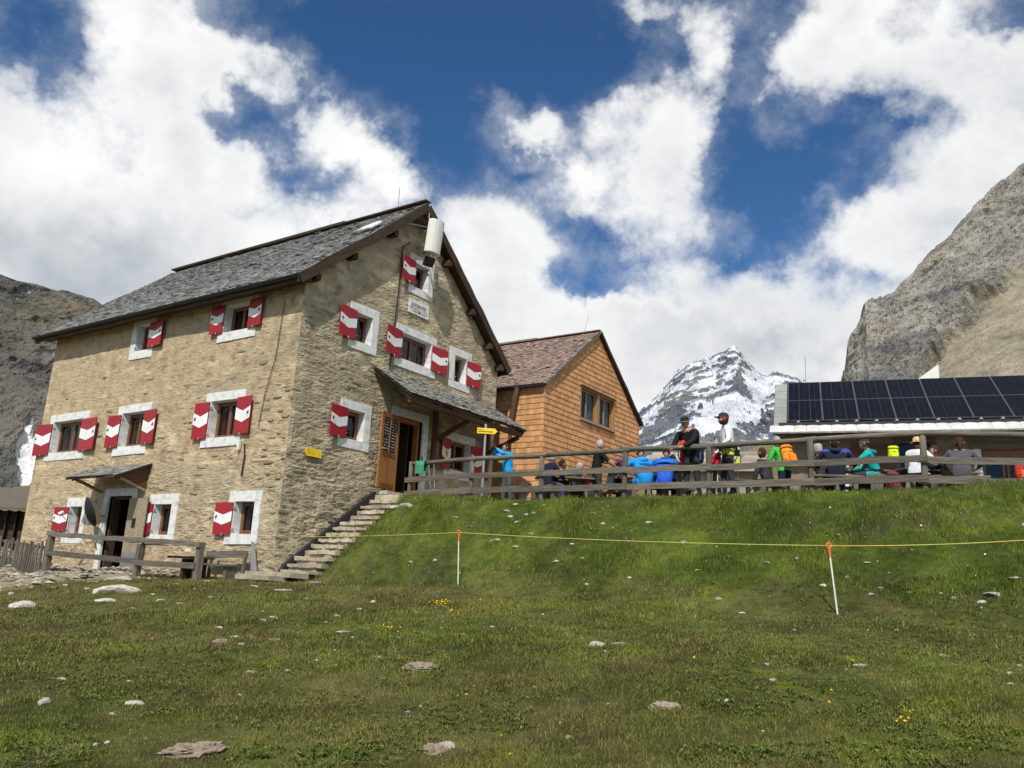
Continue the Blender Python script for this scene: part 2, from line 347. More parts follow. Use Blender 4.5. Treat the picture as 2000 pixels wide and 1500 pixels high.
# ------------------------------------------------------------------ the ground
def zt(v): return 1.92-.020*np.clip(v, -16, 2)
def fence_u(v): return 3.0-.1*np.clip(v, -20, 3)
def gz(u, v):
    u = np.atleast_1d(np.asarray(u, float)); v = np.atleast_1d(np.asarray(v, float))
    z0 = -.122*.6*np.log1p(np.exp(np.clip(-u/.6, -30, 30))) - .03
    z0 = np.where(u < -16, -.122*16-.03-(-16-u)*.02, z0)
    z0 = z0 - .06*sm(v, 1, 10) - .10*sm(-v, 5, 14)*sm(u, -6, 1)
    ut = fence_u(v)-.1; foot = .30-.9*sm(-v, 4, 9)
    t = np.clip((u-foot)/(ut-foot), 0, 1)
    prof = t*.72+.28*(t*t*(3-2*t))
    prof = np.where(v > 0, sm(u, 3, 7), prof)
    z = z0+(zt(v)+.10*sm(-v, 12.6, 14.5)*sm(u, 2, 4)*(1-sm(u, 4.2, 5)) - z0)*prof
    # rolling hill behind the terrace
    P = C0[:2][None, :]+u[:, None]*DG[:2]+v[:, None]*DL[:2]
    r = np.hypot(P[:, 0], P[:, 1]); az = np.degrees(np.arctan2(P[:, 0], P[:, 1]))
    front = P[:, 1] > 0
    rise = np.interp(az, [-60, -30, 3, 12, 17, 25, 60], [.0, .1, .20, .235, .345, .42, .3])
    hill = rise*np.clip(r-27, 0, 17)*np.where(front, 1, 0)*sm(az, -70, -40)
    fall = np.clip(r-46, 0, 400)*.35*np.where(front, 1, .12)
    z = z+hill-fall
    Q = np.stack([P[:, 0], P[:, 1], 0*r], 1)
    z = z+(fbm(Q*.45, 3, seed=3)-.5)*.22*sm(r, 3, 8)*(1-sm(u, 2.2, 3.0)*(1-sm(r, 28, 34))) + (fbm(Q*2.3, 2, seed=5)-.5)*.06
    # the flight of steps is cut into the slope
    z = z+.34*sm(-v, 1.08, 1.3)*(1-sm(-v, 1.8, 5.0))*sm(u, -.1, .7)*(1-sm(u, 2.7, 3.3))
    strip = sm(v, -1.27, -1.13)*(1-sm(v, -.02, .1))*sm(u, -.25, .05)*(1-sm(u, 2.9, 3.3))
    return z-strip*.22
def gpt(u, v, dz=0): return H(u, v, float(gz(u, v)[0])+dz)
def ground_hits(xy):
    """where the sight lines through these picture points meet the ground"""
    D = np.array([ray(x, y) for x, y in xy]); n = len(D); t = np.full(n, 2.0); lo = t.copy(); hi = np.full(n, np.nan)
    def under(t):
        P = D*t[:, None]; u, v = (P-C0)@DG, (P-C0)@DL; return P[:, 2] < gz(u, v)
    for k in range(150):
        w = under(t); new = w & np.isnan(hi); hi[new] = t[new]; go = np.isnan(hi)
        if not go.any(): break
        lo[go] = t[go]; t[go] += .3
    hi = np.where(np.isnan(hi), t, hi)
    for k in range(14):
        m = (lo+hi)/2; w = under(m); hi = np.where(w, m, hi); lo = np.where(w, lo, m)
    return D*hi[:, None]
def ground_hit(x, y): return ground_hits([(x, y)])[0]
def rockmask(P, u, v):
    """bare stony ground in front of the house, at the left"""
    q = np.stack([P[:, 0], P[:, 1], 0*u], 1)
    m = sm(v, 2.2, 4.0)*sm(u, -5.2, -3.2)*(1-sm(u, -.4, .3)*0)*(1-sm(v, 15, 18))
    return np.clip(m*1.5*sm(fbm(q*1.1, 4, seed=31), .40, .56), 0, 1)
GREEN = np.array([.057, .085, .014]); BRIGHT = np.array([.094, .127, .021]); YEL = np.array([.125, .150, .018]); BROWN = np.array([.135, .116, .048]); STRAW = np.array([.23, .19, .095])
GRAVEL = np.array([.24, .21, .155]); DIRT = np.array([.085, .068, .048])
def turf(P, u, v, fine=True):
    q = np.stack([P[:, 0], P[:, 1], 0*u], 1)
    bank = sm(u, -.4, .9)*sm(-v, -.5, .6)
    dry = .50-.50*bank + .34*sm(v, -10, 2)
    dry = dry+(fbm(q*.55, 4, seed=21)-.5)*1.0+(fbm(q*2.6, 3, seed=22)-.5)*.9
    dry = np.clip(dry, 0, 1)[:, None]
    g = sm(fbm(q*.8, 4, seed=23), .38, .62)[:, None]
    c = GREEN*(1-g)+BRIGHT*g
    c = c*(1-dry*.85)+BROWN*dry*.85
    y = (sm(fbm(q*.9+9, 4, seed=24), .60, .74)*(.4+.6*sm(v, 0, -8)))[:, None]; y = y*sm(fbm(q*4.5, 3, seed=28), .3, .62)[:, None]; c = c*(1-y*.7)+YEL*y*.7
    c = c*(.98+.40*(sm(fbm(q*5.2, 3, .6, seed=29), .25, .75)-.5)+.30*(sm(fbm(q*1.6+2, 3, seed=30), .3, .7)-.5))[:, None]
    d = sm(fbm(q*1.7+5, 4, seed=26), .66, .76)[:, None]; c = c*(1-d*.4)+DIRT*d*.4
    rm = rockmask(P, u, v)[:, None]; c = c*(1-rm)+GRAVEL*rm
    ter = (sm(u, fence_u(v)+.1, fence_u(v)+.7)*(1-sm(np.hypot(P[:, 0], P[:, 1]), 27, 31)))[:, None]
    c = c*(1-ter)+np.array([.24, .21, .16])*ter
    far = sm(np.hypot(P[:, 0], P[:, 1]), 27, 31)[:, None]
    hillc = np.array([.13, .115, .045])*(1-g)+np.array([.20, .165, .085])*g
    c = c*(1-far)+hillc*far
    return c, rm[:, 0], ter[:, 0], far[:, 0]
def build_ground():
    def axis(a, b, fine, far):
        x = list(np.arange(a, b, fine)); s = fine
        hi = b
        while hi < far: s *= 1.18; hi += s; x.append(hi)
        lo, s = a, fine
        while lo > -far: s *= 1.18; lo -= s; x.insert(0, lo)
        return np.array(x)
    us = axis(-15, 9, .11, 4000); vs = axis(-25, 15, .13, 4000)
    U, Vv = np.meshgrid(us, vs, indexing='ij'); u, v = U.ravel(), Vv.ravel(); z = gz(u, v)
    P = C0[None]+u[:, None]*DG+v[:, None]*DL; P[:, 2] = z
    c, rm, ter, far = turf(P, u, v)
    c = c*(1-.30*((1-rm)*(1-ter)*(1-far))[:, None])  # grassy ground darkened: dark thatch plus shade between blades put into the colour
    P[:, 2] += rm*(fbm(P*np.array([2.2, 3.6, 1]), 4, seed=41, ridged=True)-.45)*.34
    n, m = U.shape; I = np.arange(n*m).reshape(n, m)
    F = np.stack([I[:-1, :-1].ravel(), I[1:, :-1].ravel(), I[1:, 1:].ravel(), I[:-1, 1:].ravel()], 1)
    mat = nmat('alpine_turf', [(.62, .62, .60), (1.0, 1.0, 1.0), (1.35, 1.32, 1.25)], nscale=7, detail=9, rough=.95, bump=.6, bscale=26, bdist=.03, coord='Position', spec=.1, attr='col')
    o = link('ground', mesh_np('ground', P, F, mat, smooth=True, attrs={'col': c})); o['kind'] = 'structure'
build_ground()

# ------------------------------------------------------------------ mountains
def mountain(name, sil, base_px, Dc, Db, zb, shape, nu, nt_, amp, fs, colf, seed, rough=.95, strat=0.0, diag=False):
    """sil: crest seen from the valley as (x, y) ; Dc(x) crest distance, Db base distance, zb base height"""
    xs = np.linspace(base_px[0], base_px[1], nu); sx, sy = zip(*sil); ys = np.interp(xs, sx, sy)
    az = []; tan = []
    for x, y in zip(xs, ys):
        d = ray(x, y); az.append(math.atan2(d[0], d[1])); tan.append(d[2]/math.hypot(d[0], d[1]))
    az, tan = np.array(az), np.array(tan); dc = np.array([Dc(x) for x in xs]); zc = dc*tan
    ts = np.concatenate([np.linspace(0, 1, nt_), np.linspace(1.04, 1.6, 8)])
    A, Tt = np.meshgrid(az, ts, indexing='ij'); DC = np.repeat(dc[:, None], len(ts), 1); ZC = np.repeat(zc[:, None], len(ts), 1)
    tt = np.minimum(Tt, 1); R = Db+(DC-Db)*Tt
    Zh = zb+(ZC-zb)*shape(tt)-np.maximum(Tt-1, 0)*(DC-Db)*.9
    P = np.stack([R*np.sin(A), R*np.cos(A), Zh], -1).reshape(-1, 3)
    Q = P*fs; Q2 = Q.copy(); Q2[:, 2] *= 1+strat
    if diag: Q2 = np.stack([(Q[:, 0]+Q[:, 2])*.36, Q[:, 1]*.6, (Q[:, 2]-Q[:, 0]*.75)*1.5], 1)
    n1 = fbm(Q*.35, 4, seed=seed, ridged=True)-.55; n2 = fbm(Q2*1.3, 4, seed=seed+7, ridged=True)-.55; n3 = fbm(Q2*4.6, 5, .62, seed=seed+9, ridged=True)-.55
    tf = tt.ravel(); xf = np.repeat(xs, len(ts)); c, k = colf(xf, tf, P, n1, n2, n3)
    fade = np.minimum(1, (1.02-np.minimum(tf, 1))*9+.25)
    dsp = amp*(n1*1.0+n2*.8+n3*(.36 if diag else .38))*k*fade
    radial = np.stack([np.sin(A).ravel(), np.cos(A).ravel()], 1)
    P[:, :2] -= radial*dsp[:, None]*.8; P[:, 2] += dsp*.36
    nu_, nv_ = A.shape; I = np.arange(nu_*nv_).reshape(nu_, nv_)
    F = np.stack([I[:-1, :-1].ravel(), I[1:, :-1].ravel(), I[1:, 1:].ravel(), I[:-1, 1:].ravel()], 1)
    mat = nmat(name+'_rock', [(.55, .55, .56), (1, 1, 1), (1.3, 1.28, 1.25)], scale=(fs, fs, fs*(1+strat)), nscale=2.2, detail=10, rough=rough, bump=.75, bscale=4.5, bdist=.35/fs, coord='Position', spec=.1, attr='col', distort=.4)
    o = link(name, mesh_np(name, P, F, mat, attrs={'col': c})); o['kind'] = 'structure'; return o
def cliff_col(x, t, P, n1, n2, n3):
    q = P*.11; base = np.array([.335, .318, .285]); dark = np.array([.195, .193, .188]); tan_ = np.array([.37, .335, .27])
    m = sm(fbm(q*.6, 4, seed=51), .42, .62)[:, None]; c = base*(1-m)+dark*m
    m2 = sm(fbm(q*1.4*np.array([1, 1, 2.5]), 4, seed=52), .5, .66)[:, None]; c = c*(1-m2*.6)+tan_*m2*.6
    # scree fan: boundary falls from right to left
    e = np.interp(x, [1600, 1700, 1830, 1930, 2000, 2200], [.30, .40, .56, .62, .66, .66])
    e = e+(fbm(q*1.6, 4, seed=53)-.5)*.13
    s = (1-sm(t, e-.03, e+.03)); sc = np.array([.31, .275, .205])*(1+(fbm(q*22, 2, seed=57)-.5)*.5)[:, None]; c = c*(1-s[:, None])+sc*s[:, None]
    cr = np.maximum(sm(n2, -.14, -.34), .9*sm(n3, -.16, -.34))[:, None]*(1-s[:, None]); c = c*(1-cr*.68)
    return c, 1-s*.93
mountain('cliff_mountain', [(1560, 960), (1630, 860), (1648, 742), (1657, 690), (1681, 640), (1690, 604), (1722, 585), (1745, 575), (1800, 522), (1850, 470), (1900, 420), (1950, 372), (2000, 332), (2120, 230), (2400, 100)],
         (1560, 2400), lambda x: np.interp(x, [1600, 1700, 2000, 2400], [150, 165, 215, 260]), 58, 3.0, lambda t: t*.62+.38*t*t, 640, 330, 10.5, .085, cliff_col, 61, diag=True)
def brown_col(x, t, P, n1, n2, n3):
    q = P*.012; a = np.array([.15, .138, .118]); b = np.array([.108, .107, .104]); g = np.array([.14, .12, .075])
    m = sm(fbm(q*1.2, 4, seed=71), .42, .6)[:, None]; c = a*(1-m)+b*m
    m2 = sm(fbm(q*3+3, 4, seed=72), .5, .66)[:, None]*(t[:, None] > .4); c = c*(1-m2*.5)+g*m2*.5
    gy = np.interp(t, [0, .14, .30, .36], [130, 116, 100, 92])
    wid = np.interp(t, [0, .1, .2, .27, .31], [24, 16, 17, 12, 0])*1.1
    sn = sm(wid-np.abs(x-gy)+(fbm(q*7, 4, seed=73)-.5)*44, -1, 2)*(t < .33)
    sp = sm(fbm(q*9+7, 4, seed=74), .70, .735)*(t > .45)
    sn = np.clip(sn+sp*.8, 0, 1)[:, None]; c = c*(1-sn)+np.array([.72, .73, .75])*sn
    return c, 1-.6*sn[:, 0]
mountain('brown_mountain', [(-500, 420), (-200, 500), (0, 549), (30, 560), (65, 566), (110, 577), (140, 581), (190, 597), (260, 640), (420, 760), (600, 900)],
         (-500, 600), lambda x: 620, 330, 8, lambda t: t, 330, 200, 24, .02, brown_col, 81)
def snow_col(x, t, P, n1, n2, n3):
    q = P*.0026; rk = np.array([.13, .15, .185]); rk2 = np.array([.20, .20, .20])
    m = sm(fbm(q*2, 3, seed=91), .4, .6)[:, None]; c = rk*(1-m)+rk2*m
    d = np.stack([P[:, 0]*.0026*1.0+P[:, 2]*.0020, P[:, 1]*.0012, P[:, 2]*.0036-P[:, 0]*.0022], 1)
    s = fbm(d*11, 6, .67, seed=92)+.10*sm(t, .25, 1.0)-.175+n2*.36+n3*.46
    s = s+.30*np.exp(-((x-1395-(t-.35)*240)/60)**2-((t-.38)/.16)**2)+.25*np.exp(-((x-1440)/22)**2-((t-.52)/.05)**2)+.4*np.exp(-((x-1480)/24)**2-((t-.80)/.10)**2)
    s = s-.25*sm(.22-t, 0, .12)-.20*np.exp(-((x-1447)/16)**2-((t-.68)/.12)**2)-.16*np.exp(-((x-1310)/26)**2-((t-.62)/.14)**2)
    sn = sm(s, .475, .535)[:, None]
    c = c*(1-sn)+np.array([.70, .73, .79])*sn
    gr = sm(.13-t, -.02, .06)[:, None]; c = c*(1-gr*.7)+np.array([.06, .075, .05])*gr*.7
    return c, 1-.35*sn[:, 0]
mountain('snowy_peak', [(1150, 860), (1210, 835), (1249, 808), (1259, 799), (1272, 790), (1286, 777), (1297, 759), (1310, 742), (1329, 727), (1345, 716), (1361, 706), (1387, 701), (1407, 694), (1426, 683), (1435, 679), (1442, 687), (1450, 699), (1465, 716), (1478, 728), (1489, 737), (1500, 739), (1510, 731), (1517, 728), (1533, 735), (1560, 743), (1640, 775), (1800, 850)],
         (1150, 1800), lambda x: 2700, 1500, 205, lambda t: t*.8+.2*t*t, 620, 220, 85, .0042, snow_col, 95)
# ------------------------------------------------------------------ stone house
house = thing('stone_house', 'tall tan rubble stone mountain hut with grey shingle roof and red and white shutters', 'house', H(0, 0, 0))
FG = Matrix(((1, 0, 0, 0), (0, 0, -1, 0), (0, 1, 0, 0), (0, 0, 0, 1)))       # gable: a=u, b=w, c=-v
FL = Matrix(((0, 0, -1, 0), (-1, 0, 0, 0), (0, 1, 0, 0), (0, 0, 0, 1)))      # left wall: a=-v, b=w, c=-u
HW, HL_ = 8.35, 11.5          # house width (gable) and length
RS = .845; APU, APZ = 3.98, 10.86      # roof slope, ridge
def roof_top(u): return APZ-RS*np.abs(np.asarray(u)-APU)
def roof_under(u): return roof_top(u)-.30
def wall_grid(name, face, amin, amax, bmin, topf, openings, parent, disp_seed, mat, sa=.042, sb=.024, amp=.075, tintf=None):
    def axis(lo, hi, s, marks):
        x = list(np.arange(lo, hi+s*.5, s)); x[-1] = hi
        for m in marks:
            x = [q for q in x if abs(q-m) > s*.45 or q in (lo, hi)]+[m]
        return np.array(sorted(set(x)))
    ma = [o[k] for o in openings for k in (0, 1)]; mb = [o[k] for o in openings for k in (2, 3)]
    bmax = float(np.max(topf(np.linspace(amin, amax, 60))))
    A = axis(amin, amax, sa, ma); B = axis(bmin, bmax, sb, mb)
    AA, BB = np.meshgrid(A, B, indexing='ij'); a = AA.ravel(); b = np.minimum(BB.ravel(), topf(AA.ravel()))
    Q = np.stack([a*1.3, b*3.0, 0*a+disp_seed*7.7], 1)
    low = sm(b, 4.6, 1.2); rough = (.30+.95*low*sm(fbm(Q*.5, 3, seed=disp_seed+3), .35, .6))
    d = (fbm(Q*1.7, 4, .6, seed=disp_seed, ridged=True)-.6)*amp*1.5*rough+(fbm(Q*5.5, 4, .65, seed=disp_seed+1, ridged=True)-.6)*amp*.8*(.4+.6*rough)+(fbm(np.stack([a, b, 0*a], 1)*.8, 2, seed=disp_seed+2)-.5)*.05
    fade = np.ones_like(a)
    for o in openings:
        dx = np.maximum(np.maximum(o[0]-a, a-o[1]), 0); dy = np.maximum(np.maximum(o[2]-b, b-o[3]), 0)
        fade = np.minimum(fade, sm(np.hypot(dx, dy), .16, .32))
    fade = fade*(sm(np.minimum(a-amin, amax-a), -.01, .09))
    d = d*fade
    V = np.stack([a, b, d], 1); n, m = AA.shape; I = np.arange(n*m).reshape(n, m)
    F = np.stack([I[:-1, :-1].ravel(), I[1:, :-1].ravel(), I[1:, 1:].ravel(), I[:-1, 1:].ravel()], 1)
    ca, cb = a[F].mean(1), BB.ravel()[F].mean(1); keep = (b[F[:, 2]]+b[F[:, 3]]-b[F[:, 0]]-b[F[:, 1]]) > 1e-4
    for o in openings: keep &= ~((ca > o[0]) & (ca < o[1]) & (cb > o[2]) & (cb < o[3]))
    F = F[keep]
    t = tintf(a, b, Q) if tintf else np.ones((len(a), 3))
    return link(name, mesh_np(name, V, F, mat, smooth=False, attrs={'tint': t}), parent, face)
def tint_g(a, b, Q):
    g = sm(fbm(Q*.35+3, 4, seed=201), .36, .6)[:, None]*.8+.2*sm(b, 4, 1)[:, None]
    t = np.array([1.10, 1.08, 1.03])*(1-g)+np.array([.93, .95, .93])*g
    k = sm(fbm(Q*1.3, 4, .6, seed=203), .56, .70)[:, None]; t = t*(1+.35*k)
    k = sm(fbm(Q*2.2+4, 3, .6, seed=204), .60, .70)[:, None]; return t*(1-.32*k)
def tint_l(a, b, Q):
    g = sm(fbm(Q*.3+8, 4, seed=205), .45, .66)[:, None]*.8*sm(-a, 9, 2)[:, None]
    t = np.array([1.14, 1.07, .98])*(1-g)+np.array([.95, .95, .90])*g
    k = sm(fbm(Q*1.5, 4, .6, seed=206), .60, .72)[:, None]; t = t*(1+.30*k)
    k = sm(fbm(Q*2.4+4, 3, .6, seed=207), .62, .72)[:, None]; return t*(1-.3*k*sm(-a, 10, 4)[:, None])
# openings: a0,a1,b0,b1 of the glazed hole ; outer band rectangle ; shutters (side, width, b0, b1, angle)
WG = [dict(o=(1.80, 2.42, 6.07, 6.84), r=(1.57, 2.65, 5.84, 7.08), s=[('L', .66, 6.05, 6.85, 7)]),
      dict(o=(3.60, 4.92, 6.05, 6.80), r=(3.37, 5.15, 5.80, 7.02), s=[('L', .74, 6.02, 6.81, 9), ('R', .66, 6.01, 6.75, 5)], mul=1),
      dict(o=(6.05, 6.64, 5.97, 6.78), r=(5.82, 6.87, 5.75, 7.00), s=[('R', .64, 5.97, 6.73, 5)]),
      dict(o=(3.93, 4.55, 8.27, 9.00), r=(3.71, 4.78, 8.05, 9.23), s=[('L', .63, 8.30, 9.01, 8)]),
      dict(o=(1.80, 2.45, 3.48, 4.24), r=(1.57, 2.68, 3.25, 4.47), s=[('L', .64, 3.46, 4.24, 7)]),
      dict(o=(6.10, 7.10, 3.30, 4.18), r=(5.87, 7.32, 3.04, 4.41), s=[('L', .56, 3.25, 4.16, 12), ('R', .52, 3.25, 4.15, 6)], crest=1)]
WL = [dict(o=(-10.70, -9.05, 3.30, 4.27), r=(-10.95, -8.77, 3.07, 4.50), s=[('L', .80, 3.25, 4.21, 4), ('R', .90, 3.29, 4.24, 4)], mul=1),
      dict(o=(-7.00, -5.90, 3.30, 4.27), r=(-7.25, -5.65, 3.06, 4.50), s=[('L', .56, 3.30, 4.22, 4), ('R', .62, 3.31, 4.26, 4)]),
      dict(o=(-3.03, -1.95, 3.32, 4.28), r=(-3.26, -1.70, 3.09, 4.51), s=[('L', .54, 3.31, 4.26, 4), ('R', .60, 3.35, 4.29, 4)]),
      dict(o=(-6.95, -6.30, 6.08, 6.88), r=(-7.19, -6.06, 5.85, 7.06), s=[('R', .74, 6.12, 6.85, 6)]),
      dict(o=(-2.95, -1.95, 6.13, 6.86), r=(-3.16, -1.66, 5.88, 7.01), s=[('L', .48, 6.12, 6.88, 4), ('R', .55, 6.12, 6.87, 5)]),
      dict(o=(-8.92, -8.30, .88, 1.66), r=(-9.13, -8.08, .63, 1.91), s=[('L', .68, .96, 1.64, 4)]),
      dict(o=(-4.83, -4.10, .88, 1.68), r=(-5.08, -3.84, .65, 1.93), s=[('L', .55, .88, 1.68, 4)]),
      dict(o=(-1.58, -.86, .92, 1.70), r=(-1.81, -.64, .69, 1.94), s=[('L', .60, .90, 1.67, 4)])]
DOORG = (3.72, 4.82, 2.34, 4.44); DOORL = (-7.02, -5.90, -.25, 1.92)
gable = wall_grid('wall', FG, 0, HW, -.6, lambda a: roof_under(a)+.05, [w['o'] for w in WG]+[DOORG], house, 3, M['plaster'], tintf=tint_g)
leftw = wall_grid('wall', FL, -HL_, 0, -.7, lambda a: np.full_like(a, 7.22), [w['o'] for w in WL]+[DOORL], house, 9, M['plaster'], tintf=tint_l, amp=.055)
b = MB(); b.box2((HW-.02, 0.05, 0), (HW, HL_, 6.9)); b.box2((0.1, HL_-.02, -.6), (HW, HL_, 6.9))
b.add([(0, HL_, 6.9), (HW, HL_, 6.9), (APU, HL_, APZ-.3)], [(0, 1, 2)])
b.build('rear_wall', M['plaster'], house)
# rubble stones that stand proud of the mortar: lower gable, corner quoins and scattered faces
def stone_mesh(i):
    b = MB(); n = 7; ang = sorted(random.uniform(0, 2*math.pi) for _ in range(n))
    ang = [2*math.pi*(k+random.uniform(-.28, .28))/n for k in range(n)]
    po = [(.5*math.copysign(abs(math.cos(t))**.62, math.cos(t))*random.uniform(.82, 1), .5*math.copysign(abs(math.sin(t))**.62, math.sin(t))*random.uniform(.8, 1)) for t in ang]
    pi_ = [(x*.82+random.uniform(-.03, .03), y*.74+random.uniform(-.03, .03)) for x, y in po]
    V = [(x, y, -.6) for x, y in po]+[(x, y, random.uniform(.5, .9)) for x, y in pi_]+[(0, 0, 1)]
    F = [(k, (k+1) % n, n+(k+1) % n, n+k) for k in range(n)]+[(n+k, n+(k+1) % n, 2*n) for k in range(n)]
    b.add(V, F); return b.mesh('stone', M['stone'])
SM = [stone_mesh(i) for i in range(14)]
def inside(a, b, ops, pad=.05): return any(o[0]-pad < a < o[1]+pad and o[2]-pad < b < o[3]+pad for o in ops)
def scatter(parent, n, pos, ops):
    used = []; k = 0; tries = 0
    while k < n and tries < n*60:
        tries += 1; a, bb, w, h = pos()
        if inside(a, bb, ops, .06+w/2) or (parent is gable and bb > roof_under(a)-.3) or bb > 10: continue
        if any(abs(a-p[0]) < (w+p[2])*.5 and abs(bb-p[1]) < (h+p[3])*.5 for p in used): continue
        used.append((a, bb, w, h)); k += 1
        o = link('stone', SM[k % 14], parent); o.matrix_local = T(a, bb, random.uniform(-.005, .012)) @ RZ(random.gauss(0, .06)) @ Matrix.Diagonal((w, h, random.uniform(.007, .020), 1))
opsG = [w['r'] for w in WG]+[(3.4, 5.05, 2.2, 4.75)]+[(w['r'][0]-.7, w['r'][1], w['s'][0][2]-.1, w['s'][0][3]) for w in WG]
opsL = [w['r'] for w in WL]+[(-7.3, -5.2, -.3, 2.2)]
def posG():
    r = random.random()
    if r < .62: a, bb = random.uniform(.05, 3.3), random.triangular(0, 5, .8)
    elif r < .8: a, bb = random.uniform(.05, 3.6), random.uniform(3, 6.6)
    else: a, bb = random.uniform(.2, 8.1), random.uniform(2.2, 7)
    if bb < .72*a-.05: bb += .72*a
    return a, bb, random.uniform(.16, .46), random.uniform(.045, .105)
def posL():
    r = random.random()
    if r < .5: a, bb = -abs(random.gauss(.1, .9))-.1, random.uniform(-.1, 6.3)
    elif r < .8: a, bb = random.uniform(-5.5, -.1), random.triangular(-.15, 5.2, .6)
    else: a, bb = random.uniform(-11.3, -.2), random.uniform(0, 6)
    return a, bb, random.uniform(.15, .42), random.uniform(.045, .11)
scatter(gable, 170, posG, opsG); scatter(leftw, 125, posL, opsL)

def ring(b, o, r, c0, c1, mat=0):
    a0, a1, b0, b1 = o; A0, A1, B0, B1 = r
    b.box2((A0, B0, c0), (A1, b0, c1), mat); b.box2((A0, b1, c0), (A1, B1, c1), mat)
    b.box2((A0, b0, c0), (a0, b1, c1), mat); b.box2((a1, b0, c0), (A1, b1, c1), mat)
def window(parent, face, w, depth=.20):
    o, r = w['o'], w['r']; a0, a1, b0, b1 = o
    # timber frame with casements, set back in the reveal
    b = MB(); f = .055; ring(b, (a0+f, a1-f, b0+f, b1-f), (a0, a1, b0, b1), -depth-.06, -depth)
    n = 2 if (w.get('mul') or a1-a0 > .9) else 1
    for k in range(n):
        x0 = a0+f+(a1-a0-2*f)*k/n; x1 = a0+f+(a1-a0-2*f)*(k+1)/n
        ring(b, (x0+.045, x1-.045, b0+f+.045, b1-f-.045), (x0+.004, x1-.004, b0+f+.004, b1-f-.004), -depth-.05, -depth+.012)
    wo = b.build('window', M['frame_wood'], parent, X=face)
    p = MB(); p.box2((a0+f, b0+f, -depth-.034), (a1-f, b1-f, -depth-.028)); p.build('pane', M['glass'], wo)
    s = MB(); ring(s, o, r, -.03, .035); d = depth
    s.v = [(x+random.gauss(0, .008), y+random.gauss(0, .008), z) for x, y, z in s.v]; s.box2((a0-.03, b0, -d-.08), (a0, b1, .03)); s.box2((a1, b0, -d-.08), (a1+.03, b1, .03)); s.box2((a0-.03, b1, -d-.08), (a1+.03, b1+.03, .03))
    s.box2((a0-.03, b0-.03, -d-.08), (a1+.03, b0, .03)); s.build('surround', M['white_paint'], wo)
    i = MB(); e = .35; i.box2((a0-e, b0-e, -d-1.3), (a1+e, b1+e, -d-1.28))
    for q in ((a0-e-.02, a0-e), (a1+e, a1+e+.02)): i.box2((q[0], b0-e, -d-1.28), (q[1], b1+e, -d-.09))
    i.box2((a0-e, b0-e-.02, -d-1.28), (a1+e, b0-e, -d-.09)); i.box2((a0-e, b1+e, -d-1.28), (a1+e, b1+e+.02, -d-.09))
    i.build('interior', M['dark_gap'], wo)
    if random.random() < .75:
        c = MB(); wd = (a1-a0)*.22
        for k in range(7):
            x = a0+f+wd*k/7; c.box2((x, b0+f, -d-.13+.012*(k % 2)), (x+wd/7, b1-f, -d-.12+.012*(k % 2)))
        c.build('curtain', flatc((.30, .29, .27)) if random.random() < .6 else flatc((.24, .05, .04)), wo)
    k = MB(); k.tube([(a0+.02, b0+.12, .0), (a0+.02, b0+.12, .09)], .012, 6); k.tube([(a0+.02, b1-.15, .0), (a0+.02, b1-.15, .09)], .012, 6); k.build('hinge_pin', M['metal_grey'], wo)
    for (sd, sw, s0, s1, ang) in w['s']: shutter(parent, face, w, sd, sw, s0, s1, ang)
    return wo
FC = {}
def flatc(c, rough=.85, bump=.0, spec=.2):
    k = tuple(round(x, 3) for x in c)+(rough,)
    if k not in FC: d_ = [tuple(x*.72 for x in c), c, tuple(min(1, x*1.22) for x in c)]; FC[k] = nmat('cloth_%d' % len(FC), d_, nscale=9, rough=rough, spec=spec, bump=.5, bscale=16, bdist=.03)
    return FC[k]
